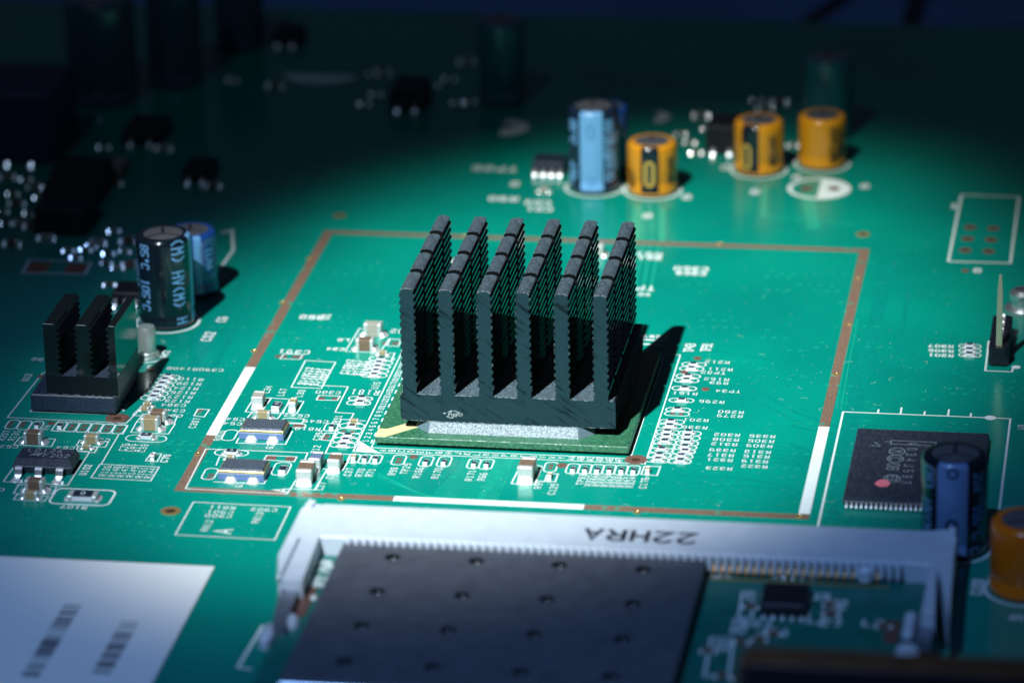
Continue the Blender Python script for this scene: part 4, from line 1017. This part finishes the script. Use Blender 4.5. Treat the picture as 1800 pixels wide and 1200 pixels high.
mtx('A034J583', 1599, 813, -90, .95, .075, adv=1.45)
def ov(px, py, rx, ry):
    p = at(px, py, mz); pts = [(p.x + rx * math.cos(a * math.pi / 12), p.y + ry * math.sin(a * math.pi / 12)) for a in range(24)]; b.line(pts, .09, mz + .012, True)
ov(1577, 793, .82, .95); ov(1574, 806, .82, .95); ov(1568, 841, .82, 1.0)
p = at(1566, 780, mz); b.line([(p.x, p.y), (p.x + 4.6, p.y), (p.x + 4.6, p.y + .95), (p.x, p.y + .95)], .08, mz + .01, True)
b.line([(p.x - .7, p.y + .6), (p.x, p.y + .5)], .08, mz + .01)
p = at(1540, 783, mz); b.line([(p.x - .2, p.y + .9), (p.x + .5, p.y - .2), (p.x - .6, p.y + .1)], .07, mz + .01)
mem.part('marking', b, M_INKG, recalc=False)

# ================================================================ PIN HEADER
hb = at(1741, 641, .2); hd = Thing('pin_header', 'narrow black pin header with one long upright pin at right', 'pin header', (hb.x + 1, hb.y + 4, 0))
hw = 2.2; hx = hb.x - .25
for k in range(5):
    y0 = hb.y + k * 2.0
    b = MB(); c_ = .35
    b.prism([(hx + c_, y0 + .02), (hx + hw - c_, y0 + .02), (hx + hw, y0 + c_), (hx + hw, y0 + 2 - c_), (hx + hw - c_, y0 + 1.98), (hx + c_, y0 + 1.98), (hx, y0 + 2 - c_), (hx, y0 + c_)], .15, 2.2)
    hd.part('housing_block', b, M_HOUS)
    pts = [(hx + 1.1, y0 + 1, 1.9), (hx + 1.1, y0 + 1, 2.6)]
    b = MB(); w_ = .3 if k else .33
    b.loft([[(hx + 1.1 - w_, y0 + 1 - w_, 2.15), (hx + 1.1 + w_, y0 + 1 - w_, 2.15), (hx + 1.1 + w_, y0 + 1 + w_, 2.15), (hx + 1.1 - w_, y0 + 1 + w_, 2.15)]] + [[(hx + 1.1 - w_ * q, y0 + 1 - w_ * q, zz), (hx + 1.1 + w_ * q, y0 + 1 - w_ * q, zz), (hx + 1.1 + w_ * q, y0 + 1 + w_ * q, zz), (hx + 1.1 - w_ * q, y0 + 1 + w_ * q, zz)] for q, zz in (((1, 2.6), (.6, 2.8)) if k else ((1, 5), (.85, 8.5), (.45, 10.4)))]); hd.part('pin', b, M_SOLD if k else mat('greenish_pin', (.50, .60, .42), .38, metal=.45, bump=.8, bscale=3), label=None if k else 'long upright pin')

# ================================================================ CARD SLOT, CARD
ZC = 4.5
kx0, kx1 = at(545, 885, ZC).x, at(1682, 936, ZC).x; kyb, kyf = at(900, 899, ZC).y, at(900, 957, ZC).y
slot = Thing('card_slot', 'white plastic card slot lettered 22HRA along the front', 'connector', ((kx0 + kx1) / 2, kyb - 4, 0))
bx_a, bx_b = at(600, 893, ZC).x, at(1588, 980, ZC).x
b = MB(); b.box(kx0 + 1.2, kx1 - .6, kyf, kyb, .05, ZC, .15); slot.part('body', b, M_PLAST)
# ribs and contacts
n = 69; x0 = at(613, 948, ZC).x; x1 = at(1580, 985, ZC).x
rib = MB(); rib.box(-.22, .22, -1.0, .0, -1.3, 0); ribm = rib.mesh('rib', M_PLAST)
ctc = MB(); ctc.loft([[(-.1, .3, -.85), (.1, .3, -.85), (.1, .3, -.7), (-.1, .3, -.7)], [(-.1, -.3, -1.0), (.1, -.3, -1.0), (.1, -.3, -.85), (-.1, -.3, -.85)], [(-.1, -.8, -1.5), (.1, -.8, -1.5), (.1, -.8, -1.35), (-.1, -.8, -1.35)], [(-.1, -1.2, -1.75), (.1, -1.2, -1.75), (.1, -1.2, -1.6), (-.1, -1.2, -1.6)]]); ctm = ctc.mesh('contact', mat('aged_gold', (.42, .23, .06), .42, metal=.8))
shx1_ = at(1236, 985, 4.2).x
for i in range(n):
    xx = x0 + (x1 - x0) * i / (n - 1)
    for nm, me, off in (('rib', ribm, 0), ('contact', ctm, (x1 - x0) / (n - 1) / 2)):
        if nm == 'contact' and (i == n - 1 or xx < shx1_ or 65 < i < 68): continue
        f = bpy.data.objects.new(nm, me); scene.collection.objects.link(f); f.parent = slot.o
        f.location = ((xx + off - slot.loc[0]) * S, (kyf + .001 - slot.loc[1]) * S, ZC * S)
b = MB(); text(b, '22HRA', 0, 0, 180, 2.3, .5, .012, zp=ZC, adv=2.3, wd=1.45, board=(at(1125, 942, ZC).x, at(1125, 942, ZC).y, 0)); slot.part('lettering', b, M_INK, recalc=False)
# arms
def poly_px(pts, z): return [tuple(at(x, y, z)[:2]) for x, y in pts]
armL = poly_px([(545, 884), (530, 893), (489, 975), (488, 1012), (505, 1022), (531, 1021), (562, 940), (600, 925), (612, 893)], ZC)
b = MB(); b.prism(armL, 1.2, ZC + .02); slot.part('left_arm', b, M_PLAST)
b = MB(); b.prism(poly_px([(545, 882), (536, 892), (548, 894), (556, 886)], ZC), ZC + .02, ZC + .35); slot.part('corner_lug', b, M_PLAST)
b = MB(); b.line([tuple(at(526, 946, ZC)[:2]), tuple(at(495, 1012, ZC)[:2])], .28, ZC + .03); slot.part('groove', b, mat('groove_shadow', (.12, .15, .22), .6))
armR = poly_px([(1575, 978), (1580, 955), (1645, 962), (1632, 1010), (1618, 1078), (1648, 1080), (1650, 1000), (1660, 1040), (1668, 1080), (1676, 980), (1682, 934), (1668, 932), (1600, 935)], ZC)
b = MB(); b.prism(poly_px([(1574, 940), (1578, 968), (1583, 958), (1637, 963), (1634, 1000), (1619, 1078), (1643, 1080), (1646, 1002), (1652, 1002), (1668, 1088), (1676, 980), (1683, 934), (1660, 930)], ZC), 1.0, ZC + .015); slot.part('right_arm', b, M_PLAST)
b = MB(); b.box(at(1668, 931, ZC).x, at(1682, 931, ZC).x, at(1675, 945, ZC).y, at(1675, 935, ZC).y, ZC, ZC + .6, .08); slot.part('corner_lug', b, M_PLAST)
# spring latches
b = MB(); b.prism(poly_px([(500, 1020), (530, 1022), (515, 1060), (500, 1100), (478, 1100), (486, 1060)], 3.6), 2.6, 3.6); slot.part('spring_latch', b, M_STEEL)
b = MB(); p = at(470, 1108, 3.4); b.lathe([(.7, 0), (.75, .5), (.6, 1.0), (.02, 1.2)], p.x, p.y, 16, z=2.3, cap=False); b.box(p.x - .55, p.x + .5, p.y - 1.6, p.y + 2.2, 2.2, 3.3, .25); slot.part('latch_tip', b, M_PLAST, smooth=40)
b = MB(); p = at(505, 1088, 3.2); b.lathe([(1.2, .0), (1.2, .5), (.9, .9), (.02, 1.0)], p.x, p.y, 20, z=2.5, cap=False); slot.part('latch_boss', b, M_PLAST, smooth=40)
b = MB(); b.prism(poly_px([(1612, 1080), (1640, 1080), (1636, 1128), (1608, 1125)], 3.2), 2.2, 3.2); slot.part('spring_latch', b, M_STEEL)
b = MB(); p = at(1598, 1100, 3.2); b.box(p.x - .5, p.x + .5, p.y - 2.4, p.y + 2.6, 2.9, 3.6, .2); slot.part('latch_tip', b, M_PLAST)
b = MB(); p = at(1595, 1142, 3.2); b.dome(p.x, p.y, 2.9, 1.2, 1.4, .8); slot.part('latch_boss', b, M_PLAST, smooth=60)
for q_ in ((490, 1015, 4.55), (1638, 1075, 4.55)):
    b = MB(); p = at(*q_); b.dome(p.x, p.y, ZC, .22, .22, .3); slot.part('rivet', b, M_SOLD, smooth=60)
# knob in front of the slot
b = MB(); p = at(1522, 1012, 3.2); b.box(p.x - .65, p.x + .65, p.y - .9, kyf, 2.9, 4.3, .3); slot.part('key', b, M_PLAST)

ZK = 2.6
card = Thing('module_card', 'green plug-in card with a flat dark metal shield, in the front slot', 'circuit card', (15, -70, 0))
gx0, gx1, gyf = at(560, 960, ZK).x, at(1632, 1000, ZK).x, -97.
b = MB(); b.box(gx0, gx1, gyf, kyf - .3, ZK - 1.0, ZK); card.part('card_laminate', b, M_CARDG)
ZH = 4.2
shx0, shx1 = at(606, 950, ZH).x, at(1241, 985, ZH).x; shy1 = at(900, 966.5, ZH).y; shy0 = at(492, 1190, ZH).y
rows = (((690, 978), (837, 985), (983, 992), (1130, 1000)), ((663, 1038), (812, 1045), (961, 1052), (1112, 1060)), ((635, 1098), (787, 1106), (939, 1113), (1093, 1122)), ((606, 1162), (760, 1171), (915, 1180), (1073, 1188)))
DC = [at(x, y, ZH) for row in rows for x, y in row]
b = MB(); b.box(shx0, shx1, shy0, shy1, ZK + .01, ZH - .80, .02)
nx, ny = 142, 122; gx = [shx0 + (shx1 - shx0) * i / nx for i in range(nx + 1)]; gy = [shy0 + (shy1 - shy0) * i / ny for i in range(ny + 1)]
vs = [(x, y, ZH) for y in gy for x in gx]; fs = []
for j in range(ny):
    for i in range(nx):
        mx_, my_ = (gx[i] + gx[i + 1]) / 2, (gy[j] + gy[j + 1]) / 2
        if min((mx_ - c.x) ** 2 + (my_ - c.y) ** 2 for c in DC) < .82 ** 2: continue
        q = j * (nx + 1) + i; fs.append((q, q + 1, q + nx + 2, q + nx + 1))
b.add(vs, fs)
b.add([(shx0, shy0, ZH), (shx1, shy0, ZH), (shx1, shy0, ZH - .82), (shx0, shy0, ZH - .82), (shx1, shy1, ZH), (shx1, shy1, ZH - .82), (shx0, shy1, ZH), (shx0, shy1, ZH - .82)], [(0, 1, 2, 3), (1, 4, 5, 2), (6, 0, 3, 7), (4, 6, 7, 5)])
shd = card.part('shield', b, M_SHIELD)
b = MB(); b.box(shx0 - .02, shx1 + .02, shy0 - .7, shy0 - .02, ZK + .01, ZH - .25, .08); card.part('shield_flange', b, M_LEAD, parent=shd)
b = MB(); b.lathe([(1.12, .002), (.84, .012), (.78, -.02)], 0, 0, 24, cap=False); b.mi = 1; b.lathe([(.78, -.02), (.74, -.2), (.62, -.5), (.40, -.66), (.02, -.7)], 0, 0, 24, cap=False); dm = b.mesh('dimple', [M_SHIELD, mat('dimple_shade', (.012, .015, .02), .22, metal=.3)], smooth=60)  # dark bowl colour paints in the shade inside each dimple
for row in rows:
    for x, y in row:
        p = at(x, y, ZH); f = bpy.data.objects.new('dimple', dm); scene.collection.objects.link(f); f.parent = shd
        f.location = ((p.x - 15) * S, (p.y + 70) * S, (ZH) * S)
# gold edge fingers, chip and small parts on the card
b = MB(); b.box(shx1 + .3, at(1570, 998, ZK).x, kyf - 1.75, kyf - 1.45, ZK + .001, ZK + .06); card.part('gold_edge', b, M_GOLD)
q_ = at(1375, 1085, ZK); b = MB(); b.box(q_.x - 2.3, q_.x + 2.3, q_.y, q_.y + 5.2, ZK + .1, ZK + 1.3, .15, .12); card.part('chip', b, M_EPOXYD)
b = MB()
for i in range(5):
    for yy in (-.5, 5.5): b.box(q_.x - 1.9 + i * .9, q_.x - 1.55 + i * .9, q_.y + yy - .25, q_.y + yy + .4, ZK + .01, ZK + .3, .05)
card.part('chip_leads', b, M_SOLD)
for k, (x, y) in enumerate(((1378, 1016), (1395, 1016), (1411, 1017), (1428, 1018))):
    p = at(x, y, ZK); b = MB(); b.dome(p.x, p.y, ZK + .01, .32, .4, .35); card.part('solder_joint', b, M_SOLD, smooth=60)
for k, (x, y) in enumerate(((1460, 1065), (1553, 1102), (1303, 1130), (1245, 1146), (1320, 1068), (1460, 1080), (1335, 1125), (1270, 1190), (1300, 1195), (1340, 1195), (1360, 1115))):
    p = at(x, y, ZK); b = MB(); b.box(p.x - .5, p.x + .5, p.y - .3, p.y + .3, ZK + .01, ZK + .45, .05); b.mi = 1; b.dome(p.x + .65, p.y, ZK + .01, .25, .3, .3); b.dome(p.x - .65, p.y, ZK + .01, .25, .3, .3)
    card.part('small_component', b, [M_MLCC, M_SOLD], smooth=50)
b = MB()
rz = random.Random(9)
for k in range(46):
    u, v = rz.uniform(0, 1), rz.uniform(0, 1)
    x, y = (575 - 45 * v + (u) * (45), 972 + 60 * v); p = at(x, y, ZK)
    if p.x > shx0 - .3 or p.x < gx0 + .2: continue
    text(b, rz.choice('8RC36'), 0, 0, 90, .8, .16, .02, zp=ZK, board=(p.x, p.y, 0))
for x, y, s in ((1375, 1005, 'R12'), (1440, 1010, 'C24'), (1440, 1048, 'U3'), (1330, 1048, 'C1'), (1475, 1062, 'R8'), (1535, 1095, 'L2'), (1300, 1100, 'R52'), (1330, 1095, 'C61'), (1270, 1010, '84'), (1258, 1003, 'N'), (1360, 1110, 'JP1'), (1460, 1095, 'C7'), (1270, 1135, 'R3')): text(b, s, x, y, 90 if s[0] == 'R' else 0, 1.3, .26, .02, zp=ZK)
for pts in ([(1305, 1040), (1325, 1040), (1322, 1085), (1298, 1085)], [(1425, 1052), (1450, 1053), (1448, 1095), (1420, 1094)], [(1450, 1055), (1478, 1056), (1474, 1090), (1446, 1088)], [(1250, 1120), (1290, 1122), (1280, 1190), (1238, 1188)]):
    b.line([tuple(at(x, y, ZK)[:2]) for x, y in pts], .25, ZK + .02, True)
card.part('printed_lettering', b, M_SILK, recalc=False, kind='stuff')
b = MB(); p = at(525, 1058, ZK); b.box(p.x - .0, p.x + 1.2, p.y - 3.2, p.y + 3.5, ZK + .001, ZK + .05); card.part('copper_land', b, M_PADC)
b = MB(); p = at(552, 1050, ZK); b.dome(p.x, p.y, ZK + .01, .4, .5, .3); card.part('solder_joint', b, M_SOLD, smooth=60)
b = MB(); p = at(1585, 1115, ZK); b.box(p.x - 1.6, p.x - .2, p.y - 2, p.y + 3, ZK + .001, ZK + .05); card.part('copper_land', b, M_PADC)

# ================================================================ PAPER LABEL
lab = Thing('paper_label', 'white paper label with black barcodes at bottom left', 'label', (-34, -62, 0))
b = MB(); b.box(-52, -23.5, -85, -45.75, .01, .12); lab.part('paper', b, M_PAPER)
b = MB(); rz = random.Random(11)
for xa_, xb_, ytop, nb in ((-36.1, -34.35, -56.2, 26), (-29.65, -27.85, -59.2, 24), (-44.1, -42.3, -57.5, 24)):
    y = ytop
    for k in range(nb):
        t_ = rz.choice((.12, .2, .2, .3, .5)); b.add([(xa_, y - t_, .135), (xb_, y - t_, .135), (xb_, y, .135), (xa_, y, .135)], [(0, 1, 2, 3)]); y -= t_ + rz.choice((.12, .15, .25, .4, .6))
lab.part('barcode', b, M_INK, recalc=False)

# ================================================================ DARK THINGS AROUND THE EDGE
zt = 17
p0 = at(1250, 1128, zt); p1 = at(1800, 1150, zt)
tgd = Thing('transformer_block', 'out-of-focus navy block with a brown taped edge at bottom right', 'component', (p0.x + 20, p0.y - 8, 0))
b = MB(); b.box(p0.x + 3, p0.x + 48, p0.y - 24, p0.y - 1.2, .1, zt, .4); tgd.part('core', b, M_DARKBOX)
b = MB(); b.box(p0.x + 2.6, p0.x + 48.4, p0.y - 4.4, p0.y, zt - 6, zt + .1, .5); tgd.part('tape', b, M_TAPE)
def darkchip(label, px, py, W_, D_, H_, nl=3, group=None, name='small_chip', m=M_EPOXYD, leads=True, bright=True):
    p = at(px, py); t_ = Thing(name, label, 'chip', (p.x, p.y + D_ / 2, 0), group)
    b = MB(); b.box(p.x - W_ / 2, p.x + W_ / 2, p.y, p.y + D_, .12, H_, .12, .1); t_.part('body', b, m)
    if leads:
        for i in range(nl):
            xx = p.x - W_ / 2 + W_ * (i + .5) / nl
            t_.part('lead', gull(xx, p.y + .1, .55 * H_ if H_ < 1.4 else .7, min(.45, W_ / nl * .5), 1.1), M_LEAD)
            b = MB(); glint_wedge(b, xx, p.y - 1.2, .17, .30); t_.part('solder_joint', b, M_GLINT if i % 2 == 0 and nl < 4 else M_STEEL)
            t_.part('lead', gull(xx, p.y + D_ - .1, .7, min(.45, W_ / nl * .5), 1.1, 1), M_LEAD)
    return t_
darkchip('small eight-legged chip directly left of the light-blue-striped capacitor', 963, 309, 4.2, 4.0, 1.6, 4, m=M_CHIPB)
darkchip('small black chip behind the small heat sink, left of the HV(M) capacitor', 222, 537, 3.6, 4.2, 1.5, 3)
darkchip('dark chip in the shade left of the standing teal capacitor', 715, 196, 4.6, 6, 3.0, 2)
darkchip('small dark chip in shade at upper left, left one of two', 248, 256, 5.0, 7.0, 1.8, 2, 'shaded small chips at upper left')
darkchip('small dark chip in shade at upper left, right one of two', 345, 322, 3.6, 5.0, 1.8, 2, 'shaded small chips at upper left')
darkchip('black block at right of the rear, just left of the middle yellow capacitor', 1268, 272, 4.2, 6, 3.6, 2)
darkchip('nearest of three black blocks in a row at left', 105, 414, 6.4, 7, 3.2, 1, 'row of three black blocks at left', leads=False)
darkchip('middle of three black blocks in a row at left', 118, 372, 6.4, 6, 3.0, 1, 'row of three black blocks at left', leads=False)
darkchip('farthest of three black blocks in a row at left', 135, 345, 6.6, 6, 3.2, 1, 'row of three black blocks at left', leads=False)
darkchip('small dark chip farthest back, between the tall dark capacitors and the standing teal one', 502, 84, 4, 5, 2, 2)
p = at(40, 288); tb_ = Thing('relay_box', 'big dark navy box at the left edge, in the shade', 'component', (p.x - 2, p.y + 6, 0))
b = MB(); b.box(p.x - 12, p.x + 4.0, p.y, p.y + 13, .2, 9.2, .4); tb_.part('case', b, mat('relay_case', (.02, .035, .09), .5, bump=.2))
for k in range(4):
    xx = p.x - 8 + k * 3.1; b = MB(); glint_wedge(b, xx, p.y - 1.8, .35, .6); tb_.part('solder_joint', b, M_GLINT)
p = at(185, 310); b = MB(); b.box(p.x - 2.2, p.x + 2.2, p.y - 1, p.y + 3.5, .05, 1.4, .15)
solid('ceramic_block', b, M_CREAM, label='dull cream block in the shade behind the three black blocks', cat='component')
# bright solder joints of shaded parts at upper left and back: small two-ended parts
SP = [(12, 312, 'leftmost glinting part just under the navy box at the left edge'), (45, 314, 'second glinting part from the left under the navy box'), (69, 347, 'glinting part touching the rear left corner of the three black blocks'),
 (28, 359, 'glinting part midway between the navy box and the black blocks'), (50, 375, 'glinting part tight against the left side of the middle black block'), (10, 392, 'glinting part at the left edge beside the nearest black block'),
 (36, 394, 'dim part just left of the nearest black block'), (204, 322, 'glinting part right of the cream block'), (218, 441, 'glinting part just left of the top of the HV(M) capacitor'),
 (375, 328, 'glinting part at the right corner of the right shaded small chip'), (240, 505, 'small part at the left foot of the HV(M) capacitor'), (192, 500, 'glinting part behind the small black chip at the small heat sink'),
 (820, 110, 'farthest of three glinting parts left of the standing teal capacitor'), (790, 138, 'middle of three glinting parts left of the standing teal capacitor'), (803, 180, 'nearest of three glinting parts left of the standing teal capacitor'),
 (483, 152, 'faint blue part at the left end of the printed half disc far back'), (408, 140, 'brightest glinting part, right of the tall dark capacitors at top left'), (182, 258, 'glinting part at the left corner of the left shaded small chip'),
 (287, 262, 'faint part at the right corner of the left shaded small chip'), (1224, 268, 'glinting part at the left foot of the black block behind the yellow capacitors'), (1315, 285, 'small part at the left foot of the middle yellow capacitor'),
 (1370, 181, 'dim glinting part behind the middle yellow capacitor'), (1394, 255, 'glinting part between the middle and the rightmost yellow capacitors'), (1245, 225, 'dim part behind the left side of the black rear block'),
 (80, 420, 'dim part just in front of the nearest black block, left end'), (160, 432, 'dim part just in front of the nearest black block, right end'), (200, 405, 'dim part right of the nearest black block'),
 (225, 425, 'dim part between the black blocks and the HV(M) capacitor, farther one'), (120, 440, 'dim part between the black blocks and the empty orange pads'), (190, 445, 'dim part left of the glinting one by the HV(M) capacitor'),
 (1345, 192, 'dim part behind the middle yellow capacitor, left of the glinting one'), (655, 130, 'dim part behind the shaded dark chip, left corner'), (660, 165, 'dim part at the left side of the shaded dark chip'), (20, 430, 'dim part at the left edge in front of the black blocks')]
for k, (x, y) in enumerate(((132, 452), (150, 438), (172, 428), (186, 462), (206, 470), (228, 468))):
    SP.append((x, y, ('first', 'second', 'third', 'fourth', 'fifth', 'sixth')[k] + ' from left of six dim parts behind the small heat sink'))
for k, (x, y) in enumerate(((1196, 236), (1212, 250), (1232, 205), (1330, 175))):
    SP.append((x, y, ('first', 'second', 'third', 'fourth')[k] + ' from the left of four dim parts around the black rear block'))
for k, (x, y) in enumerate(((640, 182), (672, 128), (760, 150), (826, 178))):
    SP.append((x, y, ('first', 'second', 'third', 'fourth')[k] + ' from the left of four dim parts around the shaded dark chip'))
for k, (x, y) in enumerate(((60, 330), (22, 340), (4, 372), (55, 400), (96, 318))):
    SP.append((x, y, ('first', 'second', 'third', 'fourth', 'fifth')[k] + ' of five tiny parts crowded between the navy box and the black blocks'))
for k, (x, y, lb_) in enumerate(SP):
    sz = (1.0, .5, .5) if k % 3 else (1.6, .8, .8)
    smd('brn' if k % 2 else 'gry', *sz, lb_, x, y + 4, group='tiny blurred chip parts glinting in the shade', glint=True)
print('objects', len(bpy.data.objects))
